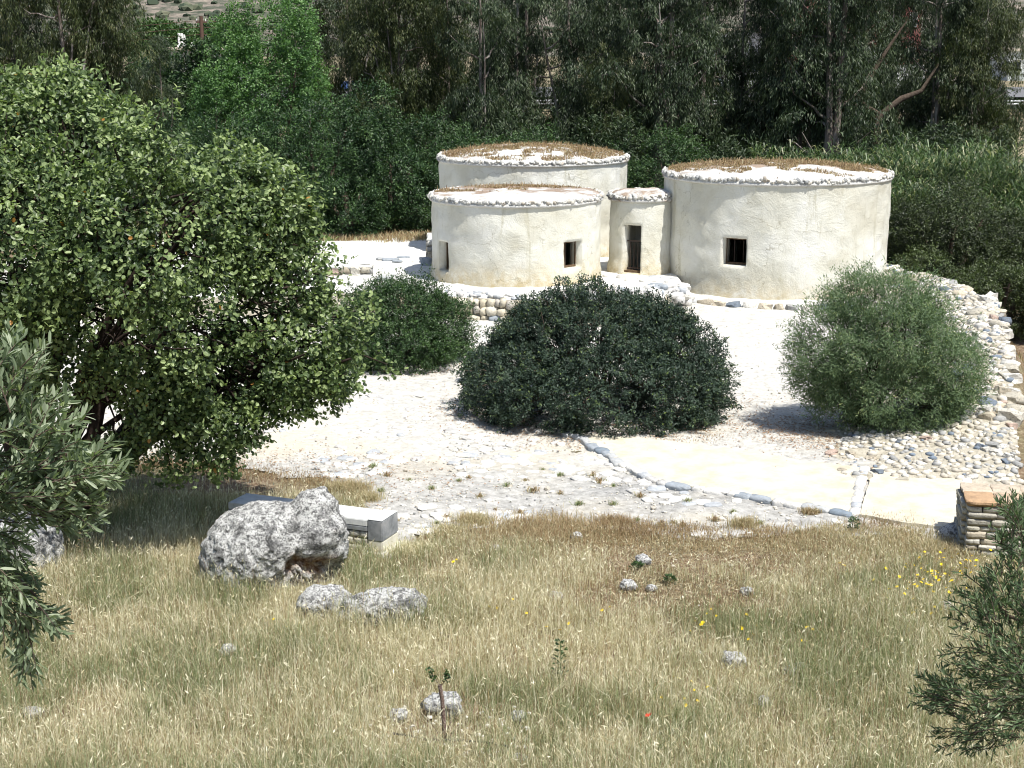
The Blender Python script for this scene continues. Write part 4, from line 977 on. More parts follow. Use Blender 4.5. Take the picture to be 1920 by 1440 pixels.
bgplant("dark_tree", 350, 90, 97, 3.4, 2.5, "dense dark tree hiding the wall of the flat roofed house", M_darkg, 480, 3000, 15, .2, .11, .35, tb=.5)
bgplant("dark_tree", 425, 88, 70, 2.6, 2.2, "dark tree between the utility pole and the bright poplar", M_darkg, 481, 2200, 15, .2, .11, .35, tb=.55)
# --- eucalyptus
def euc_meshes(seed, H=17.0, mat=M_euc, nl=2600, crx=2.5, forks=3, thick=.20, lowc=.18):
    rg = np.random.default_rng(seed); tm = MA(); lobes = []
    n = 14; t = np.linspace(0, 1, n)
    for f_ in range(forks):
        a = rg.uniform(0, TAU); sp = rg.uniform(.4, 1.6) if f_ else rg.uniform(0, .5); pts = np.stack([np.cos(a) * sp * t ** 1.6 + rg.normal(0, .06, n).cumsum() * .5, np.sin(a) * sp * t ** 1.6 + rg.normal(0, .06, n).cumsum() * .5, t * H * (.96 if not f_ else rg.uniform(.6, .9)) - .3], 1)
        pts[0, :2] = 0; pts[:, 0] += (f_ * .18) * (1 - t); rd = thick * (1 if not f_ else .7) * (1 - .82 * t); rd[0] *= 1.3
        tm.tube(pts, rd, 9)
        for k in range(9):
            i_ = rg.integers(3, n - 1); b0 = pts[i_]; aa = rg.uniform(0, TAU); ln = rg.uniform(1.0, 2.6) * (1.15 - .5 * t[i_])
            e = b0 + np.array([math.cos(aa) * ln, math.sin(aa) * ln, ln * rg.uniform(.2, .9)]); tt = np.linspace(0, 1, 6)[:, None]
            mid = (b0 + e) / 2 + [0, 0, -.15 * ln]; br = (1 - tt) ** 2 * b0 + 2 * tt * (1 - tt) * mid + tt ** 2 * e + rg.normal(0, .05, (6, 3)); tm.tube(br, thick * .33 * (1 - .8 * tt[:, 0]), 5)
            if e[2] > H * lowc: 
                s_ = rg.uniform(.7, 1.25); lobes.append((*e, s_ * 1.05, s_ * 1.05, s_ * 1.15))
                lobes.append((e[0] * .8, e[1] * .8, e[2] - 1.1 * s_, s_ * .7, s_ * .7, s_ * 1.2))
        lobes.append((*pts[-1], 1.1, 1.1, 1.2))
    cm, cp = crown(lobes, nl, 17, .30, .20, .036, 'rhomb', seed, gap=.44, gs=.75, droop=1.0, lo=.35, tb=.46, ts=.30, edge=.35, fold=.15)
    return cm.build("crown", mat), tm.build("trunk", M_eucbark, True)
VAR = [euc_meshes(71, 17, M_euc, 3500, forks=3), euc_meshes(72, 16, M_euc, 3400, forks=2, thick=.17), euc_meshes(73, 18, M_euc, 3200, forks=4, thick=.24, lowc=.1), euc_meshes(74, 15, M_eucB, 3400, forks=3, thick=.16, lowc=.05)]
EUC = [(745, 70, 3, .95, "slender eucalyptus with a thin pale trunk, first behind the left bushes"), (660, 74, 3, 1.0, "yellowish green eucalyptus right of the bright poplar"), (845, 72, 3, .9, "eucalyptus with leaning forks above the tall round house's left end"),
       (905, 67, 1, .95, "dark eucalyptus with hanging leaves left of centre"), (985, 73, 0, 1.0, "dark eucalyptus behind the grassy roof"), (1065, 69, 1, 1.0, "eucalyptus with drooping crown right behind the tall round house"),
       (1125, 66, 3, .62, "young short eucalyptus with grey leaves above the entrance hut"), (1172, 75, 1, 1.05, "thin trunked eucalyptus just left of the tall straight trunk"), (1236, 66, 2, 1.0, "eucalyptus with a tall straight grey trunk above the fresh green shrub"),
       (1315, 74, 0, 1.0, "eucalyptus in front of the dry straw slope"), (1385, 70, 1, .9, "narrow eucalyptus left of the white streaked trunk"), (1500, 68, 1, 1.05, "eucalyptus with white streaked trunk above the largest house"),
       (1562, 65, 2, 1.05, "thick double trunked eucalyptus over the largest house"), (1598, 76, 0, .95, "eucalyptus with a limb leaning to the right"), (1752, 67, 0, .9, "eucalyptus with dense crown above the reeds"),
       (1800, 71, 2, .9, "broad dark eucalyptus above the reed bed"), (1822, 66, 3, .8, "yellow green eucalyptus near the right edge"), (1445, 78, 0, 1.0, "distant eucalyptus half hidden by the white streaked trunk"),
       (780, 80, 0, 1.05, "distant eucalyptus in the second row left"), (1110, 81, 2, .95, "distant eucalyptus in the second row centre"), (940, 82, 2, .95, "distant dark eucalyptus in the second row above the tall house"),
       (1600, 82, 1, 1.0, "distant eucalyptus in front of the pink building"), (1760, 82, 1, 1.0, "distant slim eucalyptus right of the pink building"), (600, 82, 2, .9, "distant eucalyptus behind the poplar's right side"),
       (40, 64, 2, .9, "pale forked eucalyptus trunk at the top left corner"), (140, 60, 3, .95, "brownish olive eucalyptus, left of two at the upper left"), (232, 62, 3, .80, "brownish olive eucalyptus whose crown ends before the far hill"),
       (310, 80, 1, .62, "small eucalyptus beyond the carob below the far hill"), (1665, 84, 0, .95, "slim distant eucalyptus before the salmon building"), (-60, 60, 3, .95, "olive eucalyptus cut by the left edge"), (1260, 84, 0, 1.0, "distant eucalyptus behind the tall straight trunk")]
for k, (px, y, v, s_, lab) in enumerate(EUC):
    x = (px - 960) / ppm(y, 2); e = empty("eucalyptus_tree", (x, y, hz(x, y)), lab, "tree", "eucalyptus trees behind the round houses", rz=(k * 2.39) % TAU)
    e.scale = (s_, s_, s_); link("crown", VAR[v][0], e); link("trunk", VAR[v][1], e)
for k, (px, y, tp, rx, lab) in enumerate([(700, 84, 165, 3.0, "dark thicket in the eucalyptus shade, leftmost of the row"), (870, 86, 150, 3.6, "dark thicket in the eucalyptus shade above the tall round house"), (1030, 88, 170, 3.4, "dark thicket in the eucalyptus shade, centre"), (1165, 85, 190, 2.4, "dark thicket beside the tall straight eucalyptus trunk"),
        (1470, 84, 160, 2.6, "dark thicket behind the white streaked trunk"), (1590, 86, 150, 2.8, "dark thicket under the pink building"), (1800, 84, 150, 3.6, "dark thicket behind the broad dark eucalyptus at right"), (540, 84, 130, 3.2, "dark thicket behind the poplar"), (352, 92, 84, 4.4, "dark thicket in front of the flat roofed house"), (290, 88, 120, 2.4, "dark thicket right of the brownish eucalyptus"), (960, 64, 225, 2.6, "dark leafy undergrowth right behind the grassy roof"), (1120, 63, 235, 1.8, "dark leafy undergrowth between tall house and fresh green shrub"),
        (1400, 64, 262, 2.0, "dark undergrowth between the reeds and the fresh green shrub"), (1700, 64, 235, 3.0, "dark undergrowth behind the reed bed"), (1850, 63, 240, 2.6, "dark undergrowth behind the reed bed near the right edge")]):
    bgplant("thicket", px, y, tp, rx, 2.0, lab, M_euc, 400 + k, 1300, 13, .2, .06, .36, cat="bush", gap=.38, tb=.42, wood=False)
# long bare leaning limbs as in the photo belong to one dead tree
dt = MA(); b0 = PD(1625, 262, 65.5); b0[2] = hz(b0[0], 65.5)
pts = [b0, PD(1650, 215, 65.5), PD(1690, 185, 65.5), PD(1728, 170, 65.5), PD(1760, 120, 65.4)]; dt.tube(pts, [.20, .17, .14, .10, .05], 7)
pts = [PD(1610, 185, 66.2), PD(1640, 130, 66.2), PD(1672, 80, 66.3), PD(1700, 40, 66.3)]; dt.tube(pts, [.13, .11, .07, .03], 7)
pts = [PD(1650, 215, 65.5), PD(1625, 200, 65.9), PD(1610, 185, 66.2)]; dt.tube(pts, .11, 7)
de = empty("leaning_tree", b0, "bare grey limbs leaning to the right beneath the dense eucalyptus crowns", "tree"); link("trunk", dt.build("trunk", M_bark, True, b0), de)

# --- reeds
def reeds(name, regs, n, label, seed):
    rg = np.random.default_rng(seed); ma = MA(); ang_ = []
    per = 11
    for (px0, px1, y0, y1, top, m_) in regs:
        y = rg.uniform(y0, y1, m_); px = rg.uniform(px0, px1, m_); x = (px - 960) / (F / (y * CP + 1.3))
        bz = h(x, y); tz = np.array([PD(960, top, yy)[2] for yy in y]); hh = (tz - bz) * (.62 + .43 * vn(np.stack([x * .5, y * .5, 0 * x], 1), 7) + rg.normal(0, .05, m_))
        X = np.repeat(x, per); Y = np.repeat(y, per); Z = np.repeat(bz, per) + np.repeat(hh, per) * (1 - .62 * rg.random(m_ * per) ** 1.2); K = m_ * per
        a = rg.uniform(0, TAU, K); d = np.stack([np.cos(a), np.sin(a), rg.uniform(.4, 1.5, K)], 1); d = unit(d); L_ = rg.uniform(.35, .65, K)
        p0 = np.stack([X, Y, Z], 1); p1 = p0 + d * (L_ * .6)[:, None]; d2 = unit(d * [1.3, 1.3, .1] + [0, 0, -.25]); p2 = p1 + d2 * (L_ * .6)[:, None]
        w = unit(np.cross(d, [0, 0, 1.0])) * .022; v = np.stack([p0 - w * .6, p0 + w * .6, p1 + w, p1 - w, p2], 1).reshape(-1, 3); kk = np.arange(K)[:, None] * 5
        tn = np.clip(rg.normal(.50, .2, K) + np.repeat(rg.normal(0, .18, m_), per) + .3 * (vn(np.stack([X * .9, Y * .9, Z * .9], 1), 12) - .5), 0, .95); tn = np.where(rg.random(K) < .06, 1, tn)
        ma.add(v, f3=kk + [3, 2, 4], f4=kk + [0, 1, 2, 3], t3=tn, t4=tn)
        k4 = np.arange(m_)[:, None] * 3; c = np.stack([x, y, bz], 1); v = np.stack([c + [-.012, 0, 0], c + [.012, 0, 0], c + np.stack([0 * hh, 0 * hh, hh], 1)], 1).reshape(-1, 3)
        ma.add(v, f3=k4 + [0, 1, 2], t3=np.full(m_, .7))
    tag(link(name, ma.build(name, M_reed)), label, "reeds", kind="stuff")
reeds("reeds", [(1405, 1700, 55.5, 60, 292, 750), (1660, 1990, 52, 59, 275, 1500), (1560, 1720, 60, 62, 262, 250), (1660, 2000, 49.5, 52.5, 345, 700)], 0, "thicket of tall green giant reeds behind and right of the largest round house", 81)

# ------------------------------------------------------------------ olive branches close to the camera
def olive(name, base, shoots_regions, tops, label, seed, mat, L_, W_, nshoot, y0, dy, ln=.26, nl=22, dirb=(0, 0, .3)):
    rg = np.random.default_rng(seed); ma = MA(); tw = MA(); base = np.array(base, float)
    reg = shoots_regions; wts = np.array([r[4] for r in reg], float); k = rg.choice(len(reg), nshoot, p=wts / wts.sum())
    for i_ in k:
        px, py, rx, ry, _, dx_, dz_ = reg[i_]; a = rg.uniform(0, TAU); q = math.sqrt(rg.random()); y = y0 + rg.normal(0, dy)
        c = PD(px + math.cos(a) * q * rx, py + math.sin(a) * q * ry, y)
        ax = unit(np.array([dx_ + math.cos(a) * .35, rg.normal(0, .45), dz_ - math.sin(a) * .25]) + rg.normal(0, .28, 3)); l_ = ln * rg.uniform(.6, 1.2)
        t = np.linspace(0, 1, 5)[:, None]; bend = np.array([0, 0, -.15 * l_]); path = c - ax * l_ * .5 + ax * l_ * t + bend * t ** 2
        tw.tube(path, np.linspace(.0035, .0015, 5), 4)
        m_ = nl; tt = np.sort(rg.random(m_)); pp = c - ax * l_ * .5 + ax * l_ * tt[:, None] + bend * (tt ** 2)[:, None]
        sd = unit(np.cross(ax, rdir(m_, rg))); d = unit(ax * rg.uniform(.6, 1.1, m_)[:, None] + sd * .75)
        tn = np.clip(rg.normal(.45, .2, m_), 0, .9); tn = np.where(rg.random(m_) < .12, .97, tn)
        leaves(ma, pp, d, rdir(m_, rg) * .7 + np.array([0, 0, .7]), L_ * rg.uniform(.7, 1.15, m_), W_ * rg.uniform(.8, 1.2, m_), tn, 'oval', .2)
    e = empty(name, base, label, "tree"); link("crown", ma.build("crown", mat, False, base), e)
    bt = tops[0]; 
    def br(pl, r0, r1): 
        p_ = resamp(pl, .06); tw.tube(p_, np.linspace(r0, r1, len(p_)), 7)
    for pl, r0, r1 in tops: br([base if q is None else q for q in pl], r0, r1)
    link("trunk", tw.build("trunk", M_bark, True, base), e)
OY = 5.9
regL = [(20, 690, 50, 50, 1.6, .3, .9), (-20, 800, 80, 80, 2.4, .4, .5), (70, 800, 55, 50, 1.6, .6, .8), (110, 880, 75, 60, 2.6, .9, .3), (165, 870, 40, 35, 1.0, 1, .4), (50, 920, 90, 45, 2.2, .9, .1), (-10, 1030, 70, 70, 1.8, .5, -.4),
        (0, 1110, 60, 60, 1.3, .5, -.7), (65, 1160, 35, 25, .5, .7, -.7), (45, 1215, 20, 25, .25, .0, -1), (-60, 1000, 60, 150, 2.0, .3, -.2), (120, 960, 60, 30, .8, 1, -.1)]
bL = np.array([-3.6, 6.1, hz(-3.6, 6.1)])
olive("olive_tree", bL, regL, [([None, bL + [.15, -.05, 1.0], bL + [.5, -.1, 1.9]], .11, .07), ([bL + [.5, -.1, 1.9], PD(-120, 900, 6), PD(60, 880, 5.9), PD(130, 850, 5.9)], .03, .006),
       ([bL + [.5, -.1, 1.9], PD(-150, 1000, 6), PD(0, 1050, 5.9), PD(80, 1130, 5.9)], .025, .005), ([bL + [.5, -.1, 1.9], PD(-150, 800, 6), PD(0, 720, 5.9), PD(40, 690, 5.9)], .025, .005), ([PD(60, 950, 5.9), PD(150, 990, 5.9), PD(170, 960, 5.8)], .006, .003), ([PD(30, 1100, 5.9), PD(42, 1180, 5.9), PD(42, 1245, 5.9)], .005, .002)],
      "close olive branches with silvery green leaves hanging in at the left edge", 91, M_olive, .062, .0125, 400, OY, .22, .22, 22)
regR = [(1900, 1000, 40, 60, 1.4, -.2, .9), (1870, 1100, 60, 60, 2.2, -.4, .8), (1920, 1180, 50, 80, 3.0, -.2, .5), (1830, 1150, 40, 50, 1.0, -.6, .8), (1860, 1230, 60, 50, 2.2, -.7, .4), (1900, 1300, 60, 50, 2.4, -.5, 0), (1800, 1300, 55, 45, 1.5, -.8, .5),
        (1760, 1290, 30, 30, .6, -.9, .5), (1830, 1370, 55, 35, 1.2, -.8, -.2), (1900, 1350, 40, 40, 1.2, -.3, -.1), (1960, 1200, 50, 200, 3.0, 0, .3), (1905, 960, 18, 25, .4, -.2, 1)]
bR = np.array([4.3, 8.2, hz(4.3, 8.2)])
olive("olive_tree", bR, regR, [([None, bR + [-.1, 0, .9], bR + [-.4, 0, 1.5]], .10, .06), ([bR + [-.4, 0, 1.5], PD(2000, 1200, 8.1), PD(1880, 1150, 8), PD(1850, 1080, 8)], .03, .005), ([bR + [-.2, 0, 1.1], PD(2020, 1380, 8.1), PD(1880, 1345, 8), PD(1740, 1310, 8)], .025, .004),
       ([PD(1900, 1360, 8), PD(1850, 1360, 8), PD(1800, 1395, 8)], .006, .003), ([bR + [-.4, 0, 1.5], PD(1990, 1100, 8.1), PD(1915, 1000, 8), PD(1905, 940, 8)], .02, .003)],
      "olive branches with thin shade-darkened leaves rising in at the lower right corner", 92, M_oliveShade, .052, .008, 400, 8.0, .3, .24, 24)

# ------------------------------------------------------------------ meadow
rg = np.random.default_rng(101)
def mead_pts(n, y0, y1, lat=.40, rg=rg):
    y = np.sqrt(rg.uniform(y0 ** 2, y1 ** 2, n)); x = rg.uniform(-lat, lat, n) * y
    return x, y
FWR = (X0 - .02, X0 + 3, Y0 - .0, Y0 + .95)
def in_mead(x, y, rg=rg):
    yb = ymead(x, y); n = (fbm(np.stack([x * 1.6, y * 1.6, 0 * x], 1), 3, 3) - .5) * .9
    ok = y < yb + n + .10 + rg.exponential(.16, len(x)) * (rg.random(len(x)) < .45)
    ok &= ~((x > FWR[0]) & (y > FWR[2] - .02) & (y < FWR[3] + 1))
    q = np.stack([x - O[0], y - O[1]], 1); a_ = q @ ux[:2]; b2_ = q @ uy[:2]; ok &= ~((a_ > -Ln - .02) & (a_ < .1) & (b2_ > -.05) & (b2_ < Wd + .05))
    ok &= ((x - cb[0]) / .95) ** 2 + ((y - cb[1] - .05) / .62) ** 2 > 1
    return ok
ma = MA()
def sow(n, y0, y1, lat=.40, hs=1.0):
    x, y = mead_pts(n, y0, y1, lat); ok = in_mead(x, y); x, y = x[ok], y[ok]; m_ = len(x)
    q = np.stack([x, y, 0 * x], 1); big = fbm(q * .35, 51, 3); med = fbm(q * 1.1, 61, 3); fin = fbm(q * 3.5, 71, 2)
    edge = np.clip((ymead(x, y) - y) / 2.6, 0, 1)                           # 0 at the yard edge
    ang_ = x / y
    brown = ss(.02, .08, ang_) * (1 - ss(.15, .26, ang_)) * ss(16.9, 18.2, y) * (1 - ss(20.0, 21.2, y)) # bare reddish patch
    brown = np.clip(brown * ((med - .36) * 5 + .2), 0, 1) * .9
    green = np.clip((big - .46) * 4 + .58 + (med - .5) * 2.6, 0, 1) * (1 - .75 * brown) * (.25 + .75 * edge)
    green = np.maximum(green, .8 * ss(.18, .25, ang_) * (1 - ss(17.6, 18.8, y)) * (med > .40))
    green = np.maximum(green, .7 * ss(-.02, -.06, ang_ + .06) * (1 - ss(15.5, 18.0, y)) * (med > .42))
    patch = fbm(q * .8 + 30, 91, 3); green = np.clip(green * (.5 + 1.0 * ss(.36, .60, patch)), 0, 1) * .92
    bare = ((fin < .42) & (patch < .5)) | ((fin < .42) & (med < .52)) | (((x - .35 - (-.75)) / .85) ** 2 + ((y - 14.25) / .62) ** 2 < 1); keep = (rg.random(m_) > brown * .62) & (rg.random(m_) > bare * .55)
    x, y, edge, brown, green, fin, med, big = (v[keep] for v in (x, y, edge, brown, green, fin, med, big)); m_ = len(x)
    base = np.stack([x, y, h(x, y) - .01], 1); u = rg.random(m_)
    gp = green * .72; bp = .14 + brown * .6 + (1 - edge) * .22
    tint = np.where(u < gp, rg.normal(.80, .10, m_), np.where(u < gp + bp, rg.normal(.46, .07, m_), rg.normal(.14, .13, m_)))
    hgt = (.09 + .19 * edge) * (1 - .65 * brown) * rg.uniform(.35, 1.3, m_) * (.5 + 1.1 * med) * hs
    tall = rg.random(m_) < .035; hgt = np.where(tall, hgt * 1.8, hgt)
    grass_blades(ma, base, hgt, rg.uniform(.0025, .0065, m_), np.clip(tint, 0, 1), .42, rg, heads=.09)
    # broad low leaves that break up the stems
    k_ = rg.random(m_) < .10; kk = k_.sum(); a2 = rg.uniform(0, TAU, kk)
    leaves(ma, base[k_] + [0, 0, .02], np.stack([np.cos(a2), np.sin(a2), rg.uniform(.1, .9, kk)], 1), rdir(kk, rg) * .4 + [0, 0, 1], rg.uniform(.03, .09, kk), rg.uniform(.006, .014, kk), np.clip(np.where(rg.random(kk) < green[k_], .88, .05) + rg.normal(0, .06, kk), 0, 1))
sow(360000, 12.2, 22.5, .395); sow(30000, 21, 27, .40, .9); sow(22000, 3, 12.4, .7); sow(60000, 12.2, 24, .62)
tag(link("meadow_grass", ma.build("meadow_grass", M_grass)), "tall dry straw coloured and green meadow grass covering the foreground", "grass", kind="stuff")
# lying straw and litter
ma = MA(); x, y = mead_pts(60000, 12.5, 22.5); ok = in_mead(x, y); x, y = x[ok], y[ok]; m_ = len(x)
a = rg.uniform(0, TAU, m_); d = np.stack([np.cos(a), np.sin(a), rg.normal(0, .25, m_)], 1)
p = np.stack([x, y, h(x, y) + rg.uniform(.005, .05, m_)], 1); leaves(ma, p, d, rdir(m_, rg) * .3 + [0, 0, 1], rg.uniform(.05, .17, m_), rg.uniform(.004, .009, m_), np.clip(rg.normal(.28, .16, m_), 0, .6))
x, y = mead_pts(26000, 15.5, 21.5, .3); ok = in_mead(x, y) ; x, y = x[ok], y[ok]; br = (x / y > .0) & (y > 16.3); x, y = x[br], y[br]; m_ = len(x)
a = rg.uniform(0, TAU, m_); d = np.stack([np.cos(a), np.sin(a), rg.normal(.1, .3, m_)], 1)
p = np.stack([x, y, h(x, y) + rg.uniform(.005, .04, m_)], 1); leaves(ma, p, d, rdir(m_, rg) * .3 + [0, 0, 1], rg.uniform(.03, .09, m_), rg.uniform(.005, .012, m_), np.clip(rg.normal(.48, .06, m_), 0, .62))
tag(link("straw_litter", ma.build("straw_litter", M_grass)), "fallen straw and dead brown stalks matted between the grass", "straw", kind="stuff")
# dry golden tufts along the yard edge + brown grass behind terrace
ma = MA()
for (px, py, rx, n_, hh, tn) in [(1030, 1000, 90, 5200, .15, .36), (885, 985, 28, 1200, .17, .28), (1150, 985, 30, 900, .13, .42), (1200, 1000, 60, 1700, .11, .42), (655, 925, 30, 1400, .2, .3), (690, 940, 22, 600, .16, .25), (800, 1030, 40, 900, .08, .12),
                                 (1395, 990, 22, 600, .16, .30), (1520, 965, 15, 400, .1, .38), (1650, 985, 70, 900, .1, .5), (1600, 1000, 60, 800, .1, .3), (945, 795, 30, 260, .08, .45), (1300, 820, 60, 400, .05, .45), (770, 1040, 30, 800, .16, .15), (200, 875, 60, 1300, .10, .5), (300, 872, 60, 1300, .10, .5), (400, 878, 60, 1300, .10, .5), (500, 892, 60, 1000, .06, .48), (590, 905, 50, 800, .06, .42), (1450, 1006, 60, 900, .1, .4), (1560, 1004, 50, 800, .1, .3), (1700, 1008, 60, 900, .12, .3), (1300, 1002, 60, 900, .09, .42), (840, 1000, 40, 900, .1, .25), (960, 1010, 80, 1500, .12, .34), (1120, 1012, 90, 1300, .09, .38), (1300, 1022, 110, 900, .09, .36), (1480, 1022, 100, 900, .10, .34), (1640, 1024, 100, 1200, .13, .28), (1750, 1034, 60, 1500, .14, .30), (660, 1010, 22, 900, .3, .3)]:
    c = PG(px, py); s_ = ppm(c[1], 0); r_ = rx / s_; x = c[0] + rg.normal(0, r_ * .6, n_); y = c[1] + rg.normal(0, r_ * .42, n_)
    grass_blades(ma, np.stack([x, y, h(x, y) + .02], 1), hh * rg.uniform(.5, 1.3, n_), rg.uniform(.005, .010, n_), np.clip(rg.normal(tn, .07, n_), 0, 1), .6, rg)
n_ = 12000; x = rg.uniform(-13, -1.5, n_); y = 50.2 + rg.normal(0, .9, n_) ; ok = (y > 49.2) & (y < 54); x, y = x[ok], y[ok]; n_ = len(x)
zt_ = np.where(y < 51.2, TZ, np.maximum(h(x, y), TZ - (y - 51.2) * .8)); grass_blades(ma, np.stack([x, y, zt_ - .02], 1), rg.uniform(.08, .3, n_), rg.uniform(.012, .03, n_), np.clip(rg.normal(.42, .12, n_), 0, .8), .5, rg)
n_ = 9000; y = rg.uniform(24, 40, n_); x = xbank(y) + rg.uniform(.4, 3.2, n_); grass_blades(ma, np.stack([x, y, h(x, y) - .02], 1), rg.uniform(.05, .2, n_), rg.uniform(.008, .02, n_), np.clip(rg.normal(.45, .1, n_), 0, .8), .6, rg)
tag(link("dry_grass", ma.build("dry_grass", M_grass)), "golden and reddish dry grass along the edges of the yard and terrace", "grass", kind="stuff")
# leaf litter below the bushes
ma = MA()
for (cx0, cy0, rx, ry, n_) in [(bx0, by0 - .3, 3.2, 2.9, 5200), (wx + .1, wy - .3, 2.3, 1.6, 4600), (gx, gy - .2, 1.9, 1.6, 1200), (cx_(330), 23.4, 4.2, 2.2, 2600), (wx - .5, wy + .2, 3, 3, 900)]:
    a = rg.uniform(0, TAU, n_); q = np.sqrt(rg.random(n_)) * (1 + .12 * rg.normal(size=n_)); x = cx0 + np.cos(a) * rx * q; y = cy0 + np.sin(a) * ry * q; ok = (q > .35) & (y > ymead(x, y)); x, y = x[ok], y[ok]; n_ = len(x)
    a = rg.uniform(0, TAU, n_); d = np.stack([np.cos(a), np.sin(a), rg.normal(.1, .2, n_)], 1); leaves(ma, np.stack([x, y, h(x, y) + .045 + rg.random(n_) * .02], 1), d, rdir(n_, rg) * .35 + [0, 0, 1], rg.uniform(.03, .065, n_), rg.uniform(.015, .032, n_), rg.random(n_))
tag(link("leaf_litter", ma.build("leaf_litter", M_litter)), "brown fallen leaves scattered under and around the bushes", "leaves", kind="stuff")

# small weeds on the yard (individual)
WP = [(880, 900), (900, 935), (810, 920), (715, 925), (745, 980), (838, 975), (1018, 885), (1050, 895), (1110, 898), (1125, 908), (860, 905), (950, 915), (1050, 930), (1200, 935), (1290, 945), (1195, 980), (1262, 985), (1280, 990), (1375, 965), (1425, 985), (930, 962), (975, 965), (1150, 950), (700, 880), (1000, 925), (725, 897), (820, 985), (1085, 950), (1240, 990), (1340, 980), (768, 905), (1150, 915), (672, 1016), (985, 905)]
wm = []
for k in range(4):
    ma = MA(); n_ = 70; a = rg.uniform(0, TAU, n_); r_ = np.abs(rg.normal(0, .04, n_)); grass_blades(ma, np.stack([np.cos(a) * r_, np.sin(a) * r_, 0 * r_], 1), rg.uniform(.03, .09, n_), rg.uniform(.006, .012, n_), np.clip(rg.normal(.45 if k < 2 else .78, .12, n_), 0, 1), 1.1, rg)
    wm.append(ma.build("weed_tuft", M_grass))
for k, (px, py) in enumerate(WP):
    p = PG(px, py); s_ = rr(.7, 1.5); o = link("weed_tuft", wm[k % 4], None, (p[0], p[1], p[2] + .03), (0, 0, rr(0, TAU)), (s_, s_, s_)); zone = "behind the stone bench" if px < 780 else "above the golden dry grass" if py > 955 and px < 1180 else "below the kerb of the ramp" if px > 1180 else "amid the grey cobbles" if py > 905 else "below the dark bush"
    tag(o, ("dry brown" if k % 4 < 2 else "fresh green") + " weed tuft in the yard " + zone, "weed", "weed tufts on the yard " + zone)

ma = MA()
for k in range(260):
    px, py = (rr(690, 1010), rr(1335, 1438)) if k < 110 else (rr(20, 1880), rr(1040, 1430)); p = PG(px, py)
    if not in_mead(np.array([p[0]]), np.array([p[1]]))[0]: continue
    s_ = rr(.015, .05); pebble(ma, p + [0, 0, .03 + (.05 if k < 110 else .0)], (s_ * 1.4, s_, s_ * .8), rg, R.choice([.1, .6, .6]))
tag(link("loose_chips", ma.build("loose_chips", M_peb)), "small white limestone chips strewn through the meadow grass", "gravel", kind="stuff")
# yellow flowers
M_yel = flat("yellow_petal", (.85, .62, .02)); M_red = flat("red_petal", (.75, .03, .015)); M_stem = flat("green_stem", (.10, .16, .05))
def flower_mesh(mat, n=8, L_=.022, W_=.013, cup=.15):
    ma = MA(); a = np.arange(n) / n * TAU; d = np.stack([np.cos(a), np.sin(a), np.full(n, cup)], 1); leaves(ma, np.zeros((n, 3)), d, np.tile([0, 0, 1.0], (n, 1)), L_, W_, np.full(n, .5), 'oval', .1)
    ma.add(IV * [.012, .012, .008] + [0, 0, .003], f3=IF); return ma.build("petals", mat)
FM = flower_mesh(M_yel); ma = MA(); ma.tube([(0, 0, -.30), (.01, .0, -.15), (0, 0, 0)], .0018, 4); SM = ma.build("stem", M_stem)
def flower(px, py, zf, lab, grp, mesh=FM, sc=1.0, name="yellow_flower"):
    p = PG(px, py); y = p[1] - .28; q = PD(px, py, y); gz = hz(q[0], q[1]); zz = max(.15, q[2] - gz)
    e = empty(name, (q[0], q[1], gz), lab, "flower", grp); o = link("petals", mesh, e, (0, 0, zz), (rr(.2, .7), rr(-.4, .4), rr(0, TAU)), (sc,) * 3); link("stem", SM, e, (0, 0, zz), None, (1, 1, zz / .30))
FL = []
for k in range(84):
    u, v = R.gauss(0, 1), R.gauss(0, 1); FL.append((1760 + u * 48 - v * 8, 1078 + v * 18, "bright yellow daisy in the dense flower patch below the flagstone wall", "yellow daisies below the flagstone wall"))
for q in [(1575, 1062), (1582, 1066), (1587, 1078)]: FL.append((*q, "yellow daisy in the loose trio left of the dense flower patch", "trio of yellow daisies"))
for q in [(1333, 1148), (1325, 1156), (1318, 1172), (1303, 1170), (1315, 1176), (1294, 1188), (1343, 1160), (1400, 1158), (1418, 1178), (1392, 1184), (1412, 1194), (1403, 1203), (1390, 1180)]: FL.append((*q, "yellow daisy in the scattered group right of centre", "yellow daisies right of the meadow's middle"))
for q in [(1513, 1181), (1524, 1185), (1503, 1206), (1512, 1206), (1565, 1165), (1384, 1234)]: FL.append((*q, "yellow daisy in the thin row in the right meadow", "thin row of yellow daisies"))
for q in [(1669, 1110), (1664, 1126), (1651, 1134), (1712, 1128), (1717, 1146), (1712, 1154), (1750, 1115), (1752, 1143), (1745, 1155), (1764, 1148), (1686, 1087)]: FL.append((*q, "yellow daisy straying below the dense flower patch", "stray yellow daisies under the dense patch"))
for q in [(513, 1166), (537, 1180)]: FL.append((*q, "one of two yellow daisies in the grass in front of the big boulder", "two yellow daisies near the boulder"))
for q in [(932, 1146), (918, 1144), (961, 1130), (947, 1128), (961, 1143), (987, 1155), (1025, 1180), (1050, 1186), (1066, 1174), (850, 1060), (856, 1056)]: FL.append((*q, "small yellow daisy in the grass near the meadow's middle", "small yellow daisies near the middle"))
for q in [(1121, 1145), (1143, 1144), (1129, 1150)]: FL.append((*q, "yellow daisy in the bright trio in the middle of the meadow", "bright trio of yellow daisies"))
for q in [(1326, 1292), (1297, 1282), (1302, 1298), (1283, 1314), (1286, 1327), (1262, 1273), (1272, 1276), (1308, 1318), (1240, 1312)]: FL.append((*q, "yellow daisy in the lower middle grass above the red poppy", "yellow daisies above the poppy"))
for q in FL: flower(q[0], q[1], 0, q[2], q[3], sc=rr(.7, 1.35))
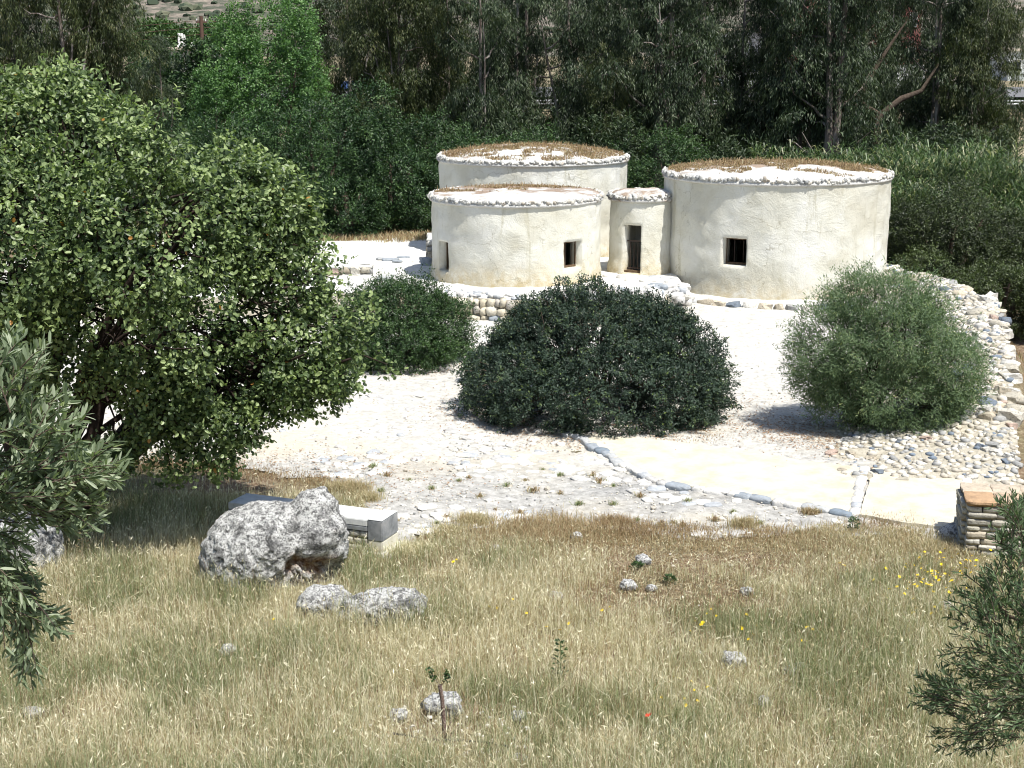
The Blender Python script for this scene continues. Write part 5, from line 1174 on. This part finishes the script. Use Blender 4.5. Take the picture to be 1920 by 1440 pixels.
flower(1217, 1348, 0, "single red poppy in the grass at the bottom", None, flower_mesh(M_red, 5, .035, .035, .7), 1.4, "poppy")

# cut sapling and irrigation pipe
sp_ = PG(832, 1400); se = empty("sapling", sp_, "cut back sapling stump with two leafy green shoots in the lower grass", "sapling")
def rel(px, py, dy=0.0): return PD(px, py, sp_[1] + dy) - sp_
ma = MA(); ma.tube(resamp([rel(834, 1400), rel(832, 1350), rel(829, 1310), rel(824, 1281)], .04), .021, 8); ma.tube([rel(828, 1290), rel(815, 1272), rel(806, 1256)], .004, 5); ma.tube([rel(826, 1288), rel(836, 1274), rel(840, 1262)], .004, 5)
for k in range(9):
    pz = rel(834 + rr(-4, 4), 1392 + rr(-10, 6)); ma.tube([pz, pz + np.array([rr(-.15, .2), rr(-.1, .1), rr(.05, .22)])], .003, 4)
link("stem", ma.build("stem", simple("spotted_bark", [(.4, (.10, .06, .05)), (.55, (.16, .11, .09)), (.62, (.5, .45, .4))], 60, bs=.3), True), se)
ma = MA()
for (a3, b3, n_) in [(rel(815, 1276), rel(804, 1254), 60), (rel(834, 1278), rel(841, 1260), 50), (rel(820, 1402), rel(855, 1385), 90)]:
    t = rg.random((n_, 1)); pp = a3 * (1 - t) + b3 * t + rg.normal(0, .012 if n_ < 80 else .04, (n_, 3)); leaves(ma, pp, rdir(n_, rg) + [0, 0, .4], rdir(n_, rg) + [0, 0, 1], .035, .016, rg.uniform(.3, .9, n_), 'oval')
link("leaves", ma.build("leaves", M_green), se)
ma = MA(); pl = [PG(a, b) + [0, 0, .10] for a, b in [(735, 1392), (765, 1395), (800, 1404), (860, 1405), (905, 1408), (960, 1418)]]; ma.tube(resamp(pl, .05), .013, 8)
tag(link("pipe", ma.build("pipe", M_hose, True)), "black plastic irrigation pipe lying in the grass by the sapling", "pipe")
# thistle-like green plants
for (px, py, hh, lab) in [(1050, 1280, .5, "tall dark green weed in the grass below the middle"), (1195, 1070, .12, "low green leafy weed in the brown patch"), (1255, 1095, .12, "second low green weed in the brown patch"), (1600, 1000, .25, "straggly green weed at the edge of the path"), (160, 1055, .45, "tall thin dead stalk left of the big boulder")]:
    p = PG(px, py); ma = MA(); n_ = 120; t = rg.random(n_); rad = .10 * (1.2 - t) + .02
    a = rg.uniform(0, TAU, n_); pp = np.stack([np.cos(a) * rad * rg.random(n_), np.sin(a) * rad * rg.random(n_), t * hh], 1); leaves(ma, pp, np.stack([np.cos(a), np.sin(a), np.full(n_, .4)], 1), rdir(n_, rg) + [0, 0, 1], .05, .018, rg.uniform(.2, .9, n_), 'oval')
    e = empty("weed", p, lab, "weed"); link("leaves", ma.build("leaves", M_green if px != 160 else M_grass), e); ma = MA(); ma.tube([(0, 0, -.02), (.01, 0, hh * .5), (0, .01, hh)], .004, 5); link("stem", ma.build("stem", M_stem), e)

# ------------------------------------------------------------------ far background: road, buildings, poles
def gz_(x, y): return hz(x, y)
m_as = flat("asphalt", (.16, .16, .165)); m_pink = flat("pink_wall", (.30, .12, .11)); m_white = flat("white_wall", (.78, .78, .76)); m_roof = flat("roof_slab", (.58, .52, .42)); m_glass = flat("dark_glass", (.03, .035, .04), .15, .5); m_pole = flat("brown_pole", (.10, .06, .045)); m_zinc = flat("zinc", (.45, .46, .47), .5, .5)
m_blue = flat("blue_paint", (.12, .22, .5), .4, .5); m_tyre = flat("black_rubber", (.02, .02, .02))
xs_ = np.arange(-120, 121, 2.0); V = []
for x in xs_:
    yc = 118 - .0 * x; V += [(x, yc - 3.4, hz(x, yc - 3.4) + .25), (x, yc + 3.4, hz(x, yc + 3.4) + .12)]
for k in range(len(xs_)): V[2 * k] = (V[2 * k][0], V[2 * k][1], hz(xs_[k], 118) + .3); V[2 * k + 1] = (V[2 * k + 1][0], V[2 * k + 1][1], hz(xs_[k], 118) + .9)
ma = MA(); i = np.arange(len(xs_) - 1)[:, None] * 2; ma.add(V, f4=(i + [0, 2, 3, 1])); tag(link("road", ma.build("road", m_as)), "grey asphalt road beyond the eucalyptus trees", kind="structure")
gr = empty("guard_rail", (0, 114, hz(0, 114)), "metal guard rail along the far road behind the trees", "guard rail"); zr = hz(0, 114)
ma = MA(); V = [(x, 0, hz(x, 114) - zr + .85) for x in np.arange(-60, 61, 3.0)]
for dz in (0, -.22): 
    q = np.array(V) + [0, 0, dz]; ma.tube(q, .09, 6)
link("rail", ma.build("rail", m_zinc), gr)
pm = MA(); pm.box((0, 0, .35), (.12, .12, 1.1)); pmm = pm.build("post", m_zinc)
for x in np.arange(-60, 61, 3.0): link("post", pmm, gr, (float(x), .12, hz(x, 114) - zr))

def building(name, px0, px1, y, ptop, pbot, dep, mat, label, wins, roofm=m_roof):
    xa, xb = (px0 - 960) / ppm(y, 5), (px1 - 960) / ppm(y, 5); zt_, zb_ = PD(960, ptop, y)[2], PD(960, pbot, y)[2]; zg = hz((xa + xb) / 2, y)
    e = empty(name, ((xa + xb) / 2, y + dep / 2, zg), label, "building"); W = xb - xa; H = zt_ - zg; ma = MA(); ma.box((0, 0, H / 2 - .5), (W, dep, H + 1)); link("wall", ma.build("wall", mat), e)
    ma = MA(); ma.box((0, 0, H + .12), (W + .6, dep + .6, .25)); link("roof", ma.build("roof", roofm), e)
    nwin, zrel = wins
    for z in zrel:
        for k in range(nwin):
            x = -W / 2 + W * (k + .5) / nwin; w_ = min(1.2, W / nwin * .45); wf = MA(); wf.box((x, -dep / 2 - .03, H * z), (w_, .08, 1.25)); o = link("window", wf.build("window", m_white), e)
            pn = MA(); pn.box((x, -dep / 2 - .06, H * z), (w_ - .16, .06, 1.09)); link("pane", pn.build("pane", m_glass), o)
    return e
building("pink_building", 1478, 1560, 138, -60, 62, 10, m_pink, "dark pink walled building glimpsed through the trees at upper right, left one", (3, (.45, .8)))
building("pink_building", 1628, 1722, 132, -40, 112, 9, m_pink, "salmon pink building glimpsed through the trees at upper right, right one", (3, (.3, .62)), m_white)
building("white_house", 385, 440, 122, 122, 160, 8, m_white, "small white house seen through the poplar leaves", (2, (.5,)))
building("flat_roof_house", 322, 384, 150, 93, 130, 9, flat("grey_wall", (.33, .31, .28)), "low house with flat pale roof below the far hill", (3, (.45,)))
building("white_shed", 1890, 2020, 150, 95, 150, 10, flat("pale_sheet", (.62, .66, .64)), "pale green grey shed at the right edge beyond the road", (4, (.5,)))
building("white_house", 1355, 1440, 145, 58, 95, 8, m_white, "white building strip behind the trees left of the pink ones", (4, (.6,)))
# water tank + dish on the flat roof
yt = 151.0; xt = (334 - 960) / ppm(yt, 7); zt_ = PD(334, 93, yt)[2] + .2
e = empty("water_tank", (xt, yt + 2, zt_), "white upright water tank on the flat roof under the far hill", "tank"); ma = MA()
for k in range(3): ma.tube([((k - 1) * .55, 0, .4), ((k - 1) * .55, 0, 2.3 - .2 * (k == 2))], .28, 10)
link("cylinder_tank", ma.build("cylinder_tank", m_white, True), e); ma = MA(); ma.box((0, 0, .2), (1.8, .7, .4)); link("stand", ma.build("stand", m_white), e); e.scale = (.5, .5, .62)
e = empty("satellite_dish", (xt + 1.3, yt + 1, zt_), "white satellite dish beside the roof water tank", "dish"); ma = MA(); ma.tube([(0, 0, 0), (0, 0, .5)], .05, 6); link("mast", ma.build("mast", m_zinc), e); e.scale = (.5, .5, .5)
ma = MA(); th = np.arange(14) / 14 * TAU; rings = []
for r_, d_ in ((.06, .16), (.28, .08), (.48, 0)): rings.append(np.stack([np.cos(th) * r_, np.full(14, -.1 + d_), np.sin(th) * r_ + .6], 1))
i = np.arange(2)[:, None] * 14; j = np.arange(14)[None]; ma.add(np.concatenate(rings), f4=np.stack([i + j, i + (j + 1) % 14, i + 14 + (j + 1) % 14, i + 14 + j], -1).reshape(-1, 4)); link("bowl", ma.build("bowl", m_white, True), e)
# utility pole and wires
yp = 128.0; xp = (380 - 960) / ppm(yp, 7); zt_ = PD(380, 30, yp)[2]; zg = hz(xp, yp)
e = empty("utility_pole", (xp, yp, zg), "brown wooden utility pole below the hill at upper left", "pole"); ma = MA(); ma.tube([(0, 0, -.3), (0, 0, zt_ - zg)], [.22, .15], 8); link("post", ma.build("post", m_pole, True), e)
ma = MA(); ma.box((0, 0, zt_ - zg - .5), (.9, .12, .14)); link("cross_arm", ma.build("cross_arm", m_pole), e)
for x in (-.38, 0, .38): ma = MA(); ma.tube([(x, 0, zt_ - zg - .43), (x, 0, zt_ - zg - .22)], .05, 6); link("insulator", ma.build("insulator", m_white), e)
for k, dz in enumerate((-.35, -.9, -1.5)):
    t = np.linspace(-1, 1, 41); ma = MA(); ma.tube(np.stack([xp + t * 38, yp + t * 6, zt_ + dz - 1.4 * (1 - (1 - np.abs(t) * 1) ** 2) * 0 - 1.2 * np.sin(np.abs(t) * math.pi)], 1), .018, 4)
    tag(link("wire", ma.build("wire", m_pole)), ["topmost overhead wire running past the utility pole", "middle overhead wire running past the utility pole", "lowest overhead wire running past the utility pole"][k], "wire")
# vehicles glimpsed on the road
def car(name, px, py_b, y, L_, H_, mat, label, cat):
    x = (px - 960) / ppm(y, 4); z = hz(x, 118) + .6; e = empty(name, (x, y, z), label, cat)
    bm = bmesh.new(); pr = [(-.5, .18), (-.5, .5), (-.42, .58), (-.25, .62), (-.12, 1.0), (.34, 1.0), (.47, .6), (.5, .5), (.5, .18)] if cat == "car" else [(-.5, .15), (-.5, .45), (-.46, .5), (-.36, .98), (.5, 1.0), (.5, .15)]
    va = [bm.verts.new((a * L_, -.85, b * H_)) for a, b in pr]; vb = [bm.verts.new((a * L_, .85, b * H_)) for a, b in pr]; n = len(pr)
    bm.faces.new(va); bm.faces.new(vb[::-1])
    for k in range(n): bm.faces.new([va[k], vb[k], vb[(k + 1) % n], va[(k + 1) % n]])
    bmesh.ops.recalc_face_normals(bm, faces=bm.faces[:]); bmesh.ops.bevel(bm, geom=bm.edges[:], offset=.06, segments=2, affect='EDGES'); me = bpy.data.meshes.new("body"); bm.to_mesh(me); bm.free(); me.materials.append(mat); link("body", me, e)
    ma = MA(); ma.box((.08 * L_ if cat == "car" else -.36 * L_, -.87, .78 * H_), (.36 * L_ if cat == "car" else .14 * L_, .04, .24 * H_)); link("side_window", ma.build("side_window", m_glass), e)
    for sx in (-.3, .3):
        for sy in (-.8, .8): ma = MA(); ma.tube([(sx * L_, sy - .1, .32), (sx * L_, sy + .1, .32)], .32, 14); th = np.arange(14) / 14 * TAU; link("wheel", ma.build("wheel", m_tyre), e)
car("van", 1672, 170, 117, 4.6, 2.1, m_white, "white van on the far road below the salmon pink building", "van")
car("parked_car", 1400, 80, 121, 4.2, 1.45, m_white, "white car on the far road left of the pink buildings", "car")
car("parked_car", 690, 76, 119, 4.2, 1.45, m_blue, "light blue car glimpsed through the trees left of centre", "car")
# oleander with pink blossom behind the trees
m_ol = leafmat("oleander", [(0, (.03, .06, .02)), (.6, (.07, .13, .04)), (.93, (.10, .16, .05)), (1, (.75, .12, .25))], .2)
x = (865 - 960) / ppm(98, 2); z = hz(x, 98)
for k, (dx, lab) in enumerate([(-2.4, "pink flowering oleander behind the eucalyptus, left one"), (.2, "pink flowering oleander behind the eucalyptus, middle one"), (2.6, "pink flowering oleander behind the eucalyptus, right one")]):
    xx = x + dx; lobes = [(xx, 98, z + 1.6, 1.3, 1.1, 1.6), (xx + .6, 98, z + 2.2, .8, .8, .9)]
    plant("oleander", (xx, 98, z), lobes, lab, "bush", crown(lobes, 420, 14, .25, .16, .06, 'rhomb', 200 + k, gap=.3, yel=.10), m_ol, M_bark, [(xx, 98, z + 2)], .05, 200 + k)
# scrub on far slope and hills
def scrub(name, n, xr, yr, zf, sz, mat, label, seed):
    rg = np.random.default_rng(seed); ma = MA()
    for k in range(n):
        x, y = rg.uniform(*xr), rg.uniform(*yr); s_ = rg.uniform(*sz); v = IV * (1 + rg.normal(0, .18, IV.shape)) * [s_ * 2, s_ * 2, s_ * 1.3]; z = float(zf(np.array([x]), np.array([y]))[0]); ma.add(v + [x, y, z + s_ * .2], f3=IF, t3=np.clip(rg.random(len(IF)) * .4 + rg.random() * .6, 0, 1))
    tag(link(name, ma.build(name, mat)), label, "scrub", kind="stuff")
M_scrub = leafmat("far_scrub", [(0, (.035, .05, .035)), (.6, (.075, .095, .06)), (1, (.16, .16, .11))], .05, .8, .1)
scrub("hillside_scrub", 3000, (-330, 60), (340, 640), hillz, (.8, 2.4), M_scrub, "dark scrub bushes dotting the far hillside", 301)
for k, (px, y, tp, lab) in enumerate([(300, 175, 40, "distant blue green tree left of the water tank"), (352, 180, 52, "distant blue green tree behind the water tank"), (430, 178, 40, "distant blue green tree right of the utility pole"), (395, 200, 62, "distant palm like tree by the flat roof")]):
    bgplant("distant_tree", px, y, tp, 3.2, 2.5, lab, M_darkg, 310 + k, 500, 12, .5, .28, .9, tb=.8, gap=.3)
